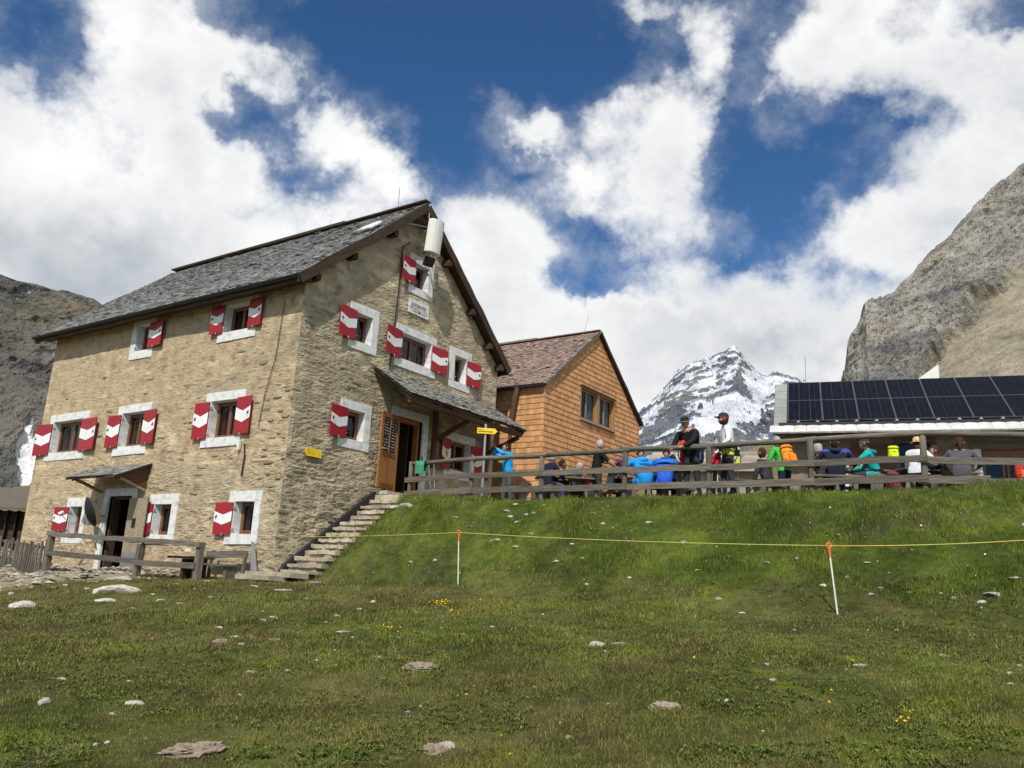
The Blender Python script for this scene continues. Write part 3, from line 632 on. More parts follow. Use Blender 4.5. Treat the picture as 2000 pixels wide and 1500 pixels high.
def shutter(parent, face, w, sd, sw, s0, s1, ang):
    a0, a1 = w['o'][0], w['o'][1]; h = s1-s0; hx = (a0-.012) if sd == 'L' else (a1+.012); sg = -1 if sd == 'L' else 1
    X = face @ T(hx, s0, .05) @ RY(math.radians(-ang*sg)) @ (Matrix.Diagonal((sg, 1, 1, 1)))
    b = MB(); nb = 3
    for k in range(nb): b.box2((sw*k/nb+(.0015 if k else 0), 0, 0), (sw*(k+1)/nb-.0015, h, .026))
    b.box2((.03, .10, -.018), (sw-.03, .17, 0)); b.box2((.03, h-.17, -.018), (sw-.03, h-.10, 0))
    so = b.build('shutter', M['shutter_red'], parent, X=X)
    for d_ in so.data.polygons: pass
    c = MB(); mid = sw/2; y0 = h*.36; bw = h*.31; dp = h*.11
    V = []
    for z in (.0262, .0295): V += [(0.0, y0+dp*.5, z), (mid, y0-dp*.5, z), (sw, y0+dp*.5, z), (sw, y0+dp*.5+bw, z), (mid, y0-dp*.5+bw, z), (0, y0+dp*.5+bw, z)]
    c.add(V, [(6, 7, 10, 11), (7, 8, 9, 10), (0, 5, 4, 1), (1, 4, 3, 2), (0, 1, 7, 6), (1, 2, 8, 7), (2, 3, 9, 8), (3, 4, 10, 9), (4, 5, 11, 10), (5, 0, 6, 11)])
    c.build('chevron', M['shutter_white'], so)
    if not w.get('crest'):
        l = MB(); l.box2((sw-.10, h*.52, .0297), (sw-.055, h*.60, .036)); l.tube([(sw-.078, h*.55, .03), (sw-.078, h*.55, .06), (sw-.078, h*.50, .062)], .008, 6)
        l.build('latch', M['black_metal'], so)
    elif sd == 'L':
        l = MB(); l.prism([(sw*.36, h*.43), (sw*.5, h*.37), (sw*.64, h*.43), (sw*.64, h*.66), (sw*.36, h*.66)], .0297, .033); l.build('crest_shield', M['yellow_sign'], so)
        l = MB(); l.prism([(sw*.5, h*.41), (sw*.58, h*.50), (sw*.54, h*.52), (sw*.6, h*.60), (sw*.5, h*.57), (sw*.4, h*.60), (sw*.46, h*.52), (sw*.42, h*.50)], .0332, .035); l.build('crest_emblem', M['ink'], so)
    s = MB(); s.tube([(sw*.45, -.02, .03), (sw*.45, .03, .03)], .014, 6); s.build('stay', M['metal_grey'], so)
for w in WG: window(house, FG, w)
for w in WL: window(house, FL, w)

# roof: deck, shingle courses, ridge boards, gutter, rafters
LE, RE = -.46, 8.58; V0, V1 = -.30, HL_+.45
b = MB()
for (ua, ub) in ((LE, APU), (RE, APU)):
    za, zb_ = float(roof_top(ua))-.05, APZ-.05
    V = [(ua, V0, za), (ub, V0, zb_), (ub, V1, zb_), (ua, V1, za)]; V += [(x, y, z-.09) for x, y, z in V]
    b.add(V, [(0, 1, 2, 3), (7, 6, 5, 4), (0, 4, 5, 1), (1, 5, 6, 2), (2, 6, 7, 3), (3, 7, 4, 0)])
roof = b.build('roof', M['dark_wood'], house)
def shingles(o, al, up, nr, L, S, ex, wd, th, seed, lift=.012):
    """courses of split shingles as one numpy mesh: o corner, al along, up up-slope, nr normal (unit vectors)"""
    rg = np.random.default_rng(seed); o, al, up, nr = (np.array(x, float) for x in (o, al, up, nr)); V = []
    n = int(S/ex)
    for r in range(n):
        x = -rg.uniform(0, wd)
        while x < L:
            w = wd*rg.uniform(.6, 1.35); x0, x1 = max(0, x), min(L, x+w-.006)
            if x1-x0 > .02:
                y0 = r*ex+rg.normal(0, .012); y1 = y0+ex*1.5; zl = lift+th+abs(rg.normal(0, .006))+(rg.random() < .05)*rg.uniform(.01, .05)
                V.append([o+al*a+up*c+nr*d for a, c, d in ((x0, y0, zl-th), (x1, y0, zl-th), (x1, y1, .001), (x0, y1, .001), (x0, y0, zl), (x1, y0, zl+rg.normal(0, .003)), (x1, y1, th*.6), (x0, y1, th*.6))])
            x += w
    V = np.array(V); k = len(V); F = np.array(BOXF); F = (F[None]+(np.arange(k)*8)[:, None, None]).reshape(-1, 4)
    return V.reshape(-1, 3), F
sl = math.hypot(1, RS); upL = np.array([1, 0, RS])/sl; nrL = np.array([-RS, 0, 1])/sl
V, F = shingles((LE, V0, float(roof_top(LE))-.045), (0, 1, 0), upL, nrL, V1-V0, (APU-LE)*sl, .175, .13, .026, 5, .014)
o = link('shingle_courses', mesh_np('shingle_courses', V, F, M['roofshingle']), roof); o['kind'] = 'stuff'
upR = np.array([-1, 0, RS])/sl; nrR = np.array([RS, 0, 1])/sl
V, F = shingles((RE, V1, float(roof_top(RE))-.045), (0, -1, 0), upR, nrR, V1-V0, (RE-APU)*sl, .18, .17, .016, 6)
o = link('shingle_courses', mesh_np('shingle_courses', V, F, M['roofshingle']), roof); o['kind'] = 'stuff'
b = MB(); b.bar((APU-.02, V0-.02, APZ+.02), (APU-.02, 7.2, APZ+.02), .26, .035); b.bar((APU, 3.0, APZ+.05), (APU, V1+.02, APZ+.05), .30, .05); b.build('ridge_board', M['dark_wood'], roof)
for u0, u1 in ((LE, APU), (RE, APU)):
    beam('barge_board', (u0, V0-.02, float(roof_top(u0))-.16), (u1, V0-.02, APZ-.16), .05, .24, M['dark_wood'], roof)
    beam('barge_board', (u0, V1, float(roof_top(u0))-.16), (u1, V1, APZ-.16), .05, .24, M['dark_wood'], roof)
for ue in (LE, RE):
    b = MB(); pr = [(.075*math.cos(t), .075*math.sin(t)) for t in np.linspace(math.pi, 2*math.pi, 9)]
    s = -1 if ue < 0 else 1; V = []
    for y in (V0+.05, V1): V += [(ue+s*.06+x, y, float(roof_top(ue))-.08+z) for x, z in pr]
    b.add(V, [(i, i+1, 10+i, 9+i) for i in range(8)]+[tuple(range(9)), tuple(range(9, 18))]); b.build('gutter', M['black_metal'], roof)
    beam('fascia', (ue-s*.02, V0, float(roof_top(ue))-.16), (ue-s*.02, V1, float(roof_top(ue))-.16), .04, .18, M['dark_wood'], roof)
beam('eave_beam', (-.16, V0+.02, 7.07), (-.16, V1-.1, 7.07), .20, .16, M['red_timber'], roof); beam('eave_plank', (-.31, V0+.04, 7.02), (-.31, V1-.1, 7.02), .16, .03, M['red_timber'], roof)
for u0 in (.15, 1.32, 2.75, 3.98, 5.21, 6.55, 7.55, 8.2):
    z = float(roof_under(u0))-.12; beam('rafter_end', (u0, -.30, z), (u0, .2, z), .15, .17, M['dark_wood'], roof, jit=.003)
b = MB(); b.prism([(APU-.42, APZ-.72), (APU+.42, APZ-.72), (APU+.02, APZ-.28), (APU-.02, APZ-.28)], .22, .25, X=FG); b.build('gable_board', M['dark_wood'], roof)
b = MB(); b.tube([(APU-.02, -.1, APZ+.05), (APU+.03, -.33, APZ-.05), (APU+.03, -.34, APZ-.5)], .013, 6); b.tube([(2.6, -.31, 9.72), (APU, -.33, 10.06), (5.0, -.31, 9.95)], .013, 6); b.build('lightning_wire', M['metal_grey'], roof)
b = MB(); b.tube([(APU, .9, APZ), (APU, .9, APZ+.75)], .012, 6); b.build('lightning_rod', M['metal_grey'], roof)
# cable down the gable
b = MB(); P = [(3.62, 0, 9.5), (3.33, 0, 9.28), (3.30, 0, 8.6), (3.29, 0, 7.9), (3.26, 0, 7.2), (3.23, 0, 6.6), (3.22, 0, 5.7)]
b.tube([(x, -.05, z) for x, y, z in P], .017, 6); b.build('cable', M['black_metal'], house)
b = MB(); b.tube([(-.05, .62, 6.7), (-.05, .72, 5.2), (-.05, .95, 4.3), (-.05, 1.05, 3.5)], .010, 6); b.build('cable', M['dark_wood'], house)
b = MB(); b.box2((-.10, 1.62, 2.95), (-.04, 1.70, 3.2)); b.build('drain_spout', M['white_paint'], house); b = MB(); b.tube([(-.04, 1.5, 3.1), (-.05, 1.42, 2.8), (-.05, 1.45, 2.3)], .02, 6, 0); b.build('drain_stain_pipe', M['dark_wood'], house)
# memorial plaque with lettering
pl = MB(); pl.box2((3.78, 7.46, .02), (4.66, 7.88, .05)); pq = pl.build('plaque', M['white_paint'], house, X=FG)
def text(name, s, size, X, mat, parent, ex=.002):
    cu = bpy.data.curves.new(name, 'FONT'); cu.body = s; cu.size = size; cu.extrude = ex; cu.align_x = 'CENTER'; cu.align_y = 'CENTER'
    tmp = bpy.data.objects.new('tmp', cu); COL.objects.link(tmp); bpy.context.view_layer.update()
    me = bpy.data.meshes.new_from_object(tmp.evaluated_get(bpy.context.evaluated_depsgraph_get())); bpy.data.objects.remove(tmp)
    me.materials.clear(); me.materials.append(mat); return link(name, me, parent, X)
text('lettering', 'Johannis', .19, T(4.20, 7.74, .053), M['ink'], pq)
b = MB()
for r, (y, hh) in enumerate(((7.635, .016), (7.585, .018), (7.535, .020))):
    x = 3.86+.03*r
    while x < 4.57-.02*r:
        wd = random.uniform(.02, .075); b.box2((x, y-hh/2, .0505), (min(x+wd, 4.6), y+hh/2, .0525)); x += wd+.018
b.tube([(4.24, 7.545, .052), (4.24, 7.545, .056)], .035, 10); b.build('small_print', M['ink'], pq, kind='stuff')
# floodlight above the attic window
b = MB(); b.tube([(4.25, 9.42, 0), (4.2, 9.40, .25), (4.08, 9.12, .40)], .02, 6); fl = b.build('floodlight', M['black_metal'], house, X=FG)
b = MB(); b.box((0, 0, 0), (.32, .28, .12)); b.box((0, 0, .065), (.27, .23, .012)); b.build('lamp_head', M['black_metal'], fl, X=T(4.06, 9.0, .42) @ RX(.5) @ RZ(.15))
# entrance door, frame and chalkboards
b = MB(); ring(b, (3.72, 4.82, 2.3, 4.44), (3.47, 5.03, 2.3, 4.66), -.02, .05); b.build('door_surround', M['white_paint'], house, X=FG)
b = MB(); ring(b, (3.83, 4.72, 2.36, 4.33), (3.72, 4.82, 2.30, 4.44), -.26, -.10); b.build('door_frame', M['door_wood'], house, X=FG)
b = MB(); b.box2((3.3, 2.2, -2.2), (5.3, 4.7, -2.17)); b.box2((3.3, 2.2, -2.17), (3.33, 4.7, -.3)); b.box2((5.27, 2.2, -2.17), (5.3, 4.7, -.3)); b.box2((3.33, 2.2, -2.17), (5.27, 2.3, -.3)); b.box2((3.33, 4.62, -2.17), (5.27, 4.7, -.3)); b.build('doorway_interior', M['dark_gap'], house, X=FG)
b = MB(); b.box2((4.55, 2.36, -1.05), (4.60, 4.30, -.3)); po = b.build('inner_door', M['dark_wood'], house, X=FG)
b = MB(); b.box2((4.5, 3.25, -.8), (4.54, 4.0, -.62)); ws = b.build('notice_strip', M['white_paint'], po)
b = MB()
for k in range(6): b.box2((4.494, 3.32+.11*k, -.77), (4.499, 3.37+.11*k, -.66))
b.build('small_print', M['ink'], ws, kind='stuff')
X = FG @ T(3.74, 2.36, .06) @ RY(math.radians(192))
b = MB(); dw, dh = .93, 2.02
ring(b, (.12, dw-.12, .98, dh-.13), (0, dw, 0, dh), 0, .045); b.box2((.12, 0, 0), (dw-.12, .14, .045)); b.box2((.12, .82, 0), (dw-.12, .98, .045)); b.box2((dw/2-.045, .14, 0), (dw/2+.045, .82, .045)); b.box2((dw/2-.02, .98, 0), (dw/2+.02, dh-.13, .045))
b.box2((.12, .14, 0), (dw/2-.045, .82, .02)); b.box2((dw/2+.045, .14, 0), (dw-.12, .82, .02)); b.box2((.16, .20, -.005), (dw/2-.08, .76, .038)); b.box2((dw/2+.08, .20, -.005), (dw-.16, .76, .038))
# keep only the stiles of the generic ring above the lower rail
dl = b.build('door', M['door_wood'], house, X=X @ Matrix.Diagonal((1, 1, -1, 1)))
for x0, x1 in ((.12, dw/2-.02), (dw/2+.02, dw-.12)):
    c = MB(); c.box2((x0, .98, .012), (x1, dh-.13, .030)); cb = c.build('chalkboard', M['black_paint'], dl)
    c = MB()
    for k in range(11):
        y = 1.05+.078*k; x = x0+.03
        while x < x1-.06:
            w_ = random.uniform(.02, .07)
            if random.random() < .75: c.box2((x, y, .0302), (min(x+w_, x1-.03), y+.02, .0308))
            x += w_+.02
    c.build('chalk_writing', flatc((.55, .55, .6)), cb, kind='stuff')
b = MB(); b.tube([(dw-.05, 1.02, .045), (dw-.05, 1.02, .09), (dw-.16, 1.02, .09)], .012, 6); b.build('handle', M['metal_grey'], dl)
# shingled canopy over the entrance
CA0, CA1, CZ, CZo, COo = 2.62, 8.02, 5.60, 4.72, 1.42
b = MB(); V = [(CA0, CZ, 0), (CA1, CZ, 0), (CA1, CZo, COo), (CA0, CZo, COo)]; V += [(x, y-.07, z) for x, y, z in V]
b.add(V, [(0, 3, 2, 1), (4, 5, 6, 7), (0, 1, 5, 4), (1, 2, 6, 5), (2, 3, 7, 6), (3, 0, 4, 7)]); can = b.build('canopy', M['dark_wood'], house, X=FG)
L_ = math.hypot(CZ-CZo, COo); up = np.array([0, CZ-CZo, -COo])/L_; nr = np.array([0, COo, CZ-CZo])/L_
V, F = shingles((CA0-.04, CZo-.03, COo+.05), (1, 0, 0), up, nr, CA1-CA0+.08, L_, .14, .12, .014, 8)
o = link('shingle_courses', mesh_np('shingle_courses', V, F, M['canopyshingle']), can); o['kind'] = 'stuff'
beam('eave_beam', (CA0+.1, CZo-.16, COo-.12), (CA1-.1, CZo-.16, COo-.12), .13, .13, M['red_timber'], can, up=(0, 1, 0))
beam('wall_plate', (CA0+.05, CZ-.16, .07), (CA1-.05, CZ-.16, .07), .12, .12, M['dark_wood'], can, up=(0, 1, 0))
for a in (CA0+.12, 4.4, 6.2, CA1-.12):
    beam('rafter', (a, CZ-.13, .02), (a, CZo-.11, COo-.02), .10, .12, M['dark_wood'], can, up=(0, 1, 0))
for a in (5.28, CA1-.14):
    beam('bracket', (a, 4.0 if a > 3 else 4.35, .05), (a, CZo-.24, COo-.18), .11, .11, M['red_timber'], can, up=(1, 0, 0)); beam('bracket_post', (a, 3.2 if a > 3 else 4.25, .09), (a, CZ-.2, .09), .12, .12, M['red_timber'], can, up=(1, 0, 0))
# little lean-to canopy and old plank door on the left wall
lc = MB(); V = [(-7.75, 2.78, 0), (-5.22, 2.78, 0), (-5.22, 2.34, .95), (-7.72, 2.34, .95)]; V += [(x, y-.06, z) for x, y, z in V]
lc.add(V, [(0, 3, 2, 1), (4, 5, 6, 7), (0, 1, 5, 4), (1, 2, 6, 5), (2, 3, 7, 6), (3, 0, 4, 7)]); lco = lc.build('canopy', M['dark_wood'], house, X=FL)
L_ = math.hypot(.44, .95); up = np.array([0, .44, -.95])/L_; nr = np.array([0, .95, .44])/L_
V, F = shingles((-7.78, 2.33, .98), (1, 0, 0), up, nr, 2.58, L_, .16, .13, .012, 9)
o = link('shingle_courses', mesh_np('shingle_courses', V, F, M['canopyshingle']), lco); o['kind'] = 'stuff'
for a in (-7.45, -5.40):
    beam('bracket', (a, 2.05, .04), (a, 2.30, .80), .07, .09, M['plank_pale'], lco, up=(1, 0, 0)); beam('rafter', (a, 2.70, .02), (a, 2.29, .9), .08, .09, M['dark_wood'], lco, up=(0, 1, 0))
b = MB(); b.prism([(.02, 2.70), (.85, 2.34), (.02, 2.1)], -5.36, -5.33, X=Matrix(((0, 0, 1, 0), (0, 1, 0, 0), (1, 0, 0, 0), (0, 0, 0, 1)))); b.build('side_board', M['red_timber'], lco)
b = MB(); ring(b, (-7.02, -5.90, -.3, 1.92), (-7.24, -5.68, -.3, 2.13), -.02, .045); b.build('door_surround', M['white_paint'], house, X=FL)
b = MB(); ring(b, (-6.93, -5.99, -.2, 1.84), (-7.02, -5.90, -.3, 1.92), -.3, -.08); b.build('door_frame', M['dark_wood'], house, X=FL)
b = MB(); b.box2((-7.3, -.3, -1.9), (-5.6, 2.2, -1.87)); b.box2((-7.3, -.3, -1.87), (-7.27, 2.2, -.3)); b.box2((-5.63, -.3, -1.87), (-5.6, 2.2, -.3)); b.box2((-7.27, 2.17, -1.87), (-5.63, 2.2, -.3)); b.box2((-7.27, -.3, -1.87), (-5.63, -.16, -.3)); b.build('doorway_interior', M['dark_gap'], house, X=FL)
b = MB(); X = FL @ T(-5.90, -.12, .05) @ RY(math.radians(-5)); b.box2((0, 0, -.01), (.95, 1.96, .02)); od = b.build('door', M['dark_wood'], house, X=X)
for k in range(4):
    c = MB(); c.box2((.24*k+.004, .02, .021), (.24*k+.232, 1.95, .045+.004*(k % 2))); c.build('plank', M['plank_pale'], od)
c = MB(); c.box2((.32, 1.18, .0502), (.5, 1.42, .06)); c.build('notice_plate', M['black_paint'], od)
c = MB(); c.box2((.03, .02, .0502), (.92, .55, .055)); c.build('kick_plate', M['metal_grey'], od)
lb = beam('leaning_board', (-7.05, -.15, .35), (-6.95, 1.1, .1), .07, .03, M['larch_frame'], house, up=(0, 0, 1)); lb.matrix_local = FL @ lb.matrix_local.copy()

# ------------------------------------------------------------------ stone steps along the gable
steps = thing('stone_steps', 'flight of rough stone slab steps climbing along the stone house wall', 'steps', H(0, 0, 0))
NS = 13
for k in range(NS):
    u0 = .02+2.95*k/NS; z = -.02+2.02*(k+1)/NS; b = MB()
    n = 9; V = []; F = []; ed = [random.gauss(0, .035) for _ in range(n+1)]; zt_ = [random.gauss(0, .010) for _ in range(n+1)]; vo = random.uniform(-.12, .10)
    for i in range(n+1):
        v = -.16-(1.1+vo)*i/n
        V += [(u0+ed[i], v, z+zt_[i]), (u0+ed[i]+.01, v, z-.075+random.gauss(0, .008)), (u0+.5, v, z+zt_[i]-.004), (u0+.5, v, z-.09)]
    for i in range(n):
        q = 4*i; F += [(q, q+1, q+5, q+4), (q, q+4, q+6, q+2), (q+1, q+3, q+7, q+5)]
    F += [(0, 2, 3, 1), (4*n, 4*n+1, 4*n+3, 4*n+2)]
    b.add(V, F); b.build('step_slab', M['step'], steps)
    r = MB(); r.box2((u0+.06, -.16, z-.30), (u0+.5, -1.05, z-.077)); r.build('riser', M['stone'], steps)
for (ua, ub, va, vb, z) in ((-.5, .06, .28, -1.12, .075), (-.95, -.42, .05, -.95, .0)):
    b = MB(); n = 8; V = []; F = []
    for i in range(n+1):
        v = va+(vb-va)*i/n; e0, e1 = random.gauss(0, .04), random.gauss(0, .03); q = float(random.gauss(0, .008))
        V += [(ua+e0, v, z+q), (ua+e0+.01, v, z-.10), (ub+e1, v, z+q), (ub+e1, v, z-.12)]
    for i in range(n): q = 4*i; F += [(q, q+1, q+5, q+4), (q, q+4, q+6, q+2), (q+2, q+6, q+7, q+3)]
    F += [(0, 2, 3, 1), (4*n, 4*n+1, 4*n+3, 4*n+2)]; b.add(V, F); b.build('step_slab', M['step'], steps)
b = MB(); b.box2((2.95, -.04, 1.7), (4.35, -.98, 2.16)); b.box2((3.0, -.03, 2.181), (4.9, -.5, 2.28)); b.build('landing_slab', M['step'], steps)
b = MB(); Vv = [(0.0, .0), (.25, .30), (2.9, 2.24), (3.25, 2.34), (3.25, 2.0), (2.9, 1.95), (.30, .06), (.12, -.25)]; b.prism(Vv, .06, .16, X=FG); b.build('tarred_edge', flat('tar', (.022, .02, .022), rough=.8), steps)
# ------------------------------------------------------------------ larch-shingled house behind
WU, WV = 9.30, -1.24; WW = 7.1; WEZ, WAZ = 6.55, 9.28; WLEN = 8.0; WB = 1.7; WIN = (2.32, 4.92, 5.80, 6.98); EXP = .182
wood = thing('shingle_house', 'new house clad in orange larch shingles with brown gable roof, behind the stone hut', 'house', H(WU, WV, 0))
ap = WW/2; rs = (WAZ-WEZ)/ap; sl2 = math.hypot(1, rs)
b = MB(); rk = (WAZ-.15-WEZ+.05)/(ap-.03); wx = .03+(WIN[3]-WEZ+.05)/rk
for pg in ([(.03, WB), (WW-.03, WB), (WW-.03, WIN[2]), (.03, WIN[2])], [(.03, WIN[2]), (WIN[0], WIN[2]), (WIN[0], WIN[3]), (wx, WIN[3]), (.03, WEZ-.05)], [(WIN[1], WIN[2]), (WW-.03, WIN[2]), (WW-.03, WEZ-.05), (WW-wx, WIN[3]), (WIN[1], WIN[3])], [(wx, WIN[3]), (WW-wx, WIN[3]), (ap, WAZ-.15)]):
    b.add([(x, .03, z) for x, z in pg], [tuple(range(len(pg)))])
b.add([(0.03, WLEN, WB), (WW-.03, WLEN, WB), (WW-.03, WLEN, WEZ-.05), (ap, WLEN, WAZ-.15), (.03, WLEN, WEZ-.05)], [(4, 3, 2, 1, 0)])
b.add([(.03, .03, WB), (.03, WLEN, WB), (.03, WLEN, WEZ), (.03, .03, WEZ)], [(3, 2, 1, 0)]); b.add([(WW-.03, .03, WB), (WW-.03, WLEN, WB), (WW-.03, WLEN, WEZ), (WW-.03, .03, WEZ)], [(0, 1, 2, 3)])
wall = b.build('wall', M['dark_wood'], wood)
def roofz(x): return WAZ-rs*abs(x-ap)-.10
GF = FG; LFm = FL
def shingle_list():
    out = []
    rows = int((WAZ-WB)/EXP)
    for r in range(rows):
        z = WB+r*EXP; x = -random.uniform(0, .1)
        while x < WW:
            w = random.uniform(.09, .19); x0, x1 = max(-.02, x), min(WW, x+w-.003); xm = (x0+x1)/2; x += w
            if x1-x0 < .03 or z+.05 > roofz(xm): continue
            zt2 = min(z+EXP*1.25, roofz(xm)+.03)
            if x1 > WIN[0] and x0 < WIN[1] and z+.03 > WIN[2]-.02-EXP*.6 and z < WIN[3]-.02:
                if xm > WIN[0] and xm < WIN[1]: continue
                if x0 < WIN[0] < x1: x1 = WIN[0]
                elif x0 < WIN[1] < x1: x0 = WIN[1]
            out.append((0, x0, x1, z+random.gauss(0, .004), zt2))
        if z < WEZ-.1:
            y = -random.uniform(0, .1)
            while y < WLEN:
                w = random.uniform(.09, .19); y0, y1 = max(-.02, y), min(WLEN, y+w-.003); y += w
                if y1-y0 > .03: out.append((1, y0, y1, z+random.gauss(0, .004), min(z+EXP*1.25, WEZ-.02)))
    return out
def shq(s):
    k, x0, x1, z0, z1 = s; c0, c1 = .034, .012
    V = [(x0, z0, .0), (x1, z0, .0), (x1, z1, .0), (x0, z1, .0), (x0, z0, c0), (x1, z0, c0), (x1, z1, c1), (x0, z1, c1)]
    return [(a, -c, bb) if k == 0 else (-c, a, bb) for a, bb, c in V]
SL = shingle_list()
def near(s):      # corner of the two faces is closest to the valley side
    m = (s[1]+s[2])/2; return m*(1.0 if s[0] == 0 else 2.2)+abs(s[3]-4.6)*.55+(3 if s[3] < 2.9 else 0)
SL.sort(key=near)
unit = {}
for s in SL[:298]:
    k, x0, x1, z0, z1 = s; key = (k, random.randrange(3))
    if key not in unit:
        b = MB(); b.add(shq((k, -.5, .5, 0, 1)), BOXF if k == 0 else [f[::-1] for f in BOXF]); unit[key] = b.mesh('shingle', M['larch'])
    X = T((x0+x1)/2, 0, z0) @ Matrix.Diagonal((x1-x0, 1, z1-z0, 1)) if k == 0 else T(0, (x0+x1)/2, z0) @ Matrix.Diagonal((1, x1-x0, z1-z0, 1))
    link('shingle', unit[key], wall, X)
V = np.array([shq(s) for s in SL[298:]]); kk = np.array([s[0] for s in SL[298:]])
F = np.array(BOXF)[None]+(np.arange(len(V))*8)[:, None, None]; F[kk == 1] = F[kk == 1][:, :, ::-1]
o = link('shingle_field', mesh_np('shingle_field', V.reshape(-1, 3), F.reshape(-1, 4), M['larch_i']), wall); o['kind'] = 'stuff'
b = MB()
for xa in (-.10, WW+.10):
    za = WEZ-.06; V = [(xa, -.10, za), (ap, -.10, WAZ), (ap, WLEN, WAZ), (xa, WLEN, za)]; V += [(x, y, z-.06) for x, y, z in V]
    b.add(V, [(0, 1, 2, 3), (7, 6, 5, 4), (0, 4, 5, 1), (1, 5, 6, 2), (2, 6, 7, 3), (3, 7, 4, 0)])
wr = b.build('roof', M['dark_wood'], wood)
for sgn, xa in ((1, -.12), (-1, WW+.12)):
    up = np.array([sgn, 0, rs])/sl2; nr = np.array([-sgn*rs, 0, 1])/sl2
    V, F = shingles((xa, -.12 if sgn > 0 else WLEN, WEZ-.07), (0, sgn, 0), up, nr, WLEN+.12, (ap+.1)*sl2, .15, .13, .012, 21+sgn)
    o = link('shingle_courses', mesh_np('shingle_courses', V, F, M['redroof']), wr); o['kind'] = 'stuff'
b = MB(); b.bar((ap-.02, -.12, WAZ+.05), (ap-.02, WLEN, WAZ+.05), .22, .03); b.bar((ap, 2.6, WAZ+.08), (ap, WLEN, WAZ+.08), .26, .04); b.build('ridge_board', M['redroof'], wr)
b = MB(); b.bar((-.16, -.06, WEZ-.10), (-.16, WLEN, WEZ-.10), .12, .10); b.build('gutter', M['black_metal'], wr)
beam('verge_strip', (ap, -.135, WAZ-.02), (WW+.12, -.135, WEZ-.08), .03, .12, M['dark_wood'], wr); beam('verge_strip', (-.10, -.13, WEZ-.1), (ap, -.13, WAZ-.04), .02, .06, M['grey_wood'], wr)
b = MB(); b.tube([(ap, .6, WAZ), (ap+.25, .55, WAZ+.8)], .010, 6); b.build('lightning_rod', M['metal_grey'], wr)
b = MB(); b.tube([(-.16, .95, WEZ-.12), (-.22, 1.0, WEZ-.5), (-.20, 1.15, 5.1)], .09, 10); b.tube([(-.2, 1.15, 5.1), (-.2, 1.15, 1.9)], .055, 8); b.build('downpipe', M['red_timber'], wood)
# double window
a0, a1, b0, b1 = WIN; b = MB(); ring(b, (a0+.06, a1-.06, b0+.06, b1-.05), (a0, a1, b0, b1), -.16, .045); mid = (a0+a1)/2+.05; b.box2((mid-.10, b0+.06, -.16), (mid+.10, b1-.05, .03))
for x0, x1 in ((a0+.06, mid-.10), (mid+.10, a1-.06)):
    ring(b, (x0+.06, x1-.06, b0+.12, b1-.11), (x0+.006, x1-.006, b0+.066, b1-.056), -.12, -.07)
    xm = x0+(x1-x0)*.48; b.box2((xm-.04, b0+.12, -.12), (xm+.04, b1-.11, -.075))
wo = b.build('window', M['larch_frame'], wood, X=FG)
p = MB(); p.box2((a0+.07, b0+.1, -.105), (mid-.1, b1-.1, -.1)); p.build('pane', M['glass'], wo); p = MB(); p.box2((mid+.1, b0+.1, -.105), (a1-.07, b1-.1, -.1)); p.build('pane', M['glass'], wo)
p = MB(); p.box2((a0, b0-.04, -.02), (a1, b0-.001, .11)); p.build('sill', M['metal_grey'], wo); p = MB(); p.box2((a0-.03, b1+.001, -.02), (a1+.05, b1+.035, .12)); p.build('drip_cap', M['grey_wood'], wo)
p = MB(); p.box2((a0-.2, b0-.2, -.9), (a1+.2, b1+.2, -.88)); p.build('interior', M['dark_gap'], wo)
for x0 in (a0+.1, mid-.45, mid+.13, a1-.5):
    c = MB()
    for k in range(6): c.box2((x0+.055*k, b0+.1, -.17+.012*(k % 2)), (x0+.055*(k+1), b1-.1, -.16+.012*(k % 2)))
    c.build('curtain', flatc((.42, .40, .34)), wo)
# ------------------------------------------------------------------ hut with solar roof
_d = ray(1507, 840); _d = _d/np.hypot(_d[0], _d[1]); HP = _d*25.0
HA = math.radians(-20.0)
hut = thing('solar_hut', 'low stone hut carrying a roof of black solar panels above a pale metal tile eave', 'hut', (HP[0], HP[1], 0), HA)
HE, HT = 4.84, math.radians(34); HLN = 9.6; HB = 2.0
ct, st = math.cos(HT), math.sin(HT)
def rp(x, s, n=0): return (x, s*ct-n*st-.02, HE+.10+s*st+n*ct)      # point on the roof slope
b = MB(); fy = .50
def hwall(x0, x1, z0, z1, y=fy): b.box2((x0, y, z0), (x1, y+.35, z1))
HWIN = (3.42, 4.22, 3.55, 4.50); HDR = (5.45, 7.3, HB, 4.30); HSD = (1.15, 1.95, HB, 4.35)
hwall(.12, HSD[0], HB, HE); hwall(HSD[1], HWIN[0], HB, HE); hwall(HWIN[1], HDR[0], HB, HE); hwall(HDR[1], HLN, HB, HE)
hwall(HSD[0], HSD[1], HSD[3], HE); hwall(HWIN[0], HWIN[1], HB, HWIN[2]); hwall(HWIN[0], HWIN[1], HWIN[3], HE); hwall(HDR[0], HDR[1], HDR[3], HE)
hb = b.build('wall', M['hut_wall'], hut)
b = MB(); b.box2((.12, fy+.35, HB), (.45, 5.6, HE)); b.add([(.12, fy, HE), (.12, 5.6, HE), (.12, 3.1, HE+2.0)], [(0, 1, 2)]); b.box2((.45, 5.3, HB), (HLN, 5.6, HE)); b.build('side_wall', M['hut_stone'], hut)
for k in range(46):       # stones showing at the hut foot
    a, bb = random.uniform(.2, 5.3), random.uniform(2.3, 3.6)
    if HSD[0]-.2 < a < HSD[1]+.2 or (HWIN[0]-.2 < a < HWIN[1]+.2 and bb > 3.3): continue
    link('stone', SM[k % 14], hb, Matrix.Translation((0, fy, 0)) @ FG @ T(a, bb, 0) @ Matrix.Diagonal((random.uniform(.2, .42), random.uniform(.1, .2), .03, 1)))
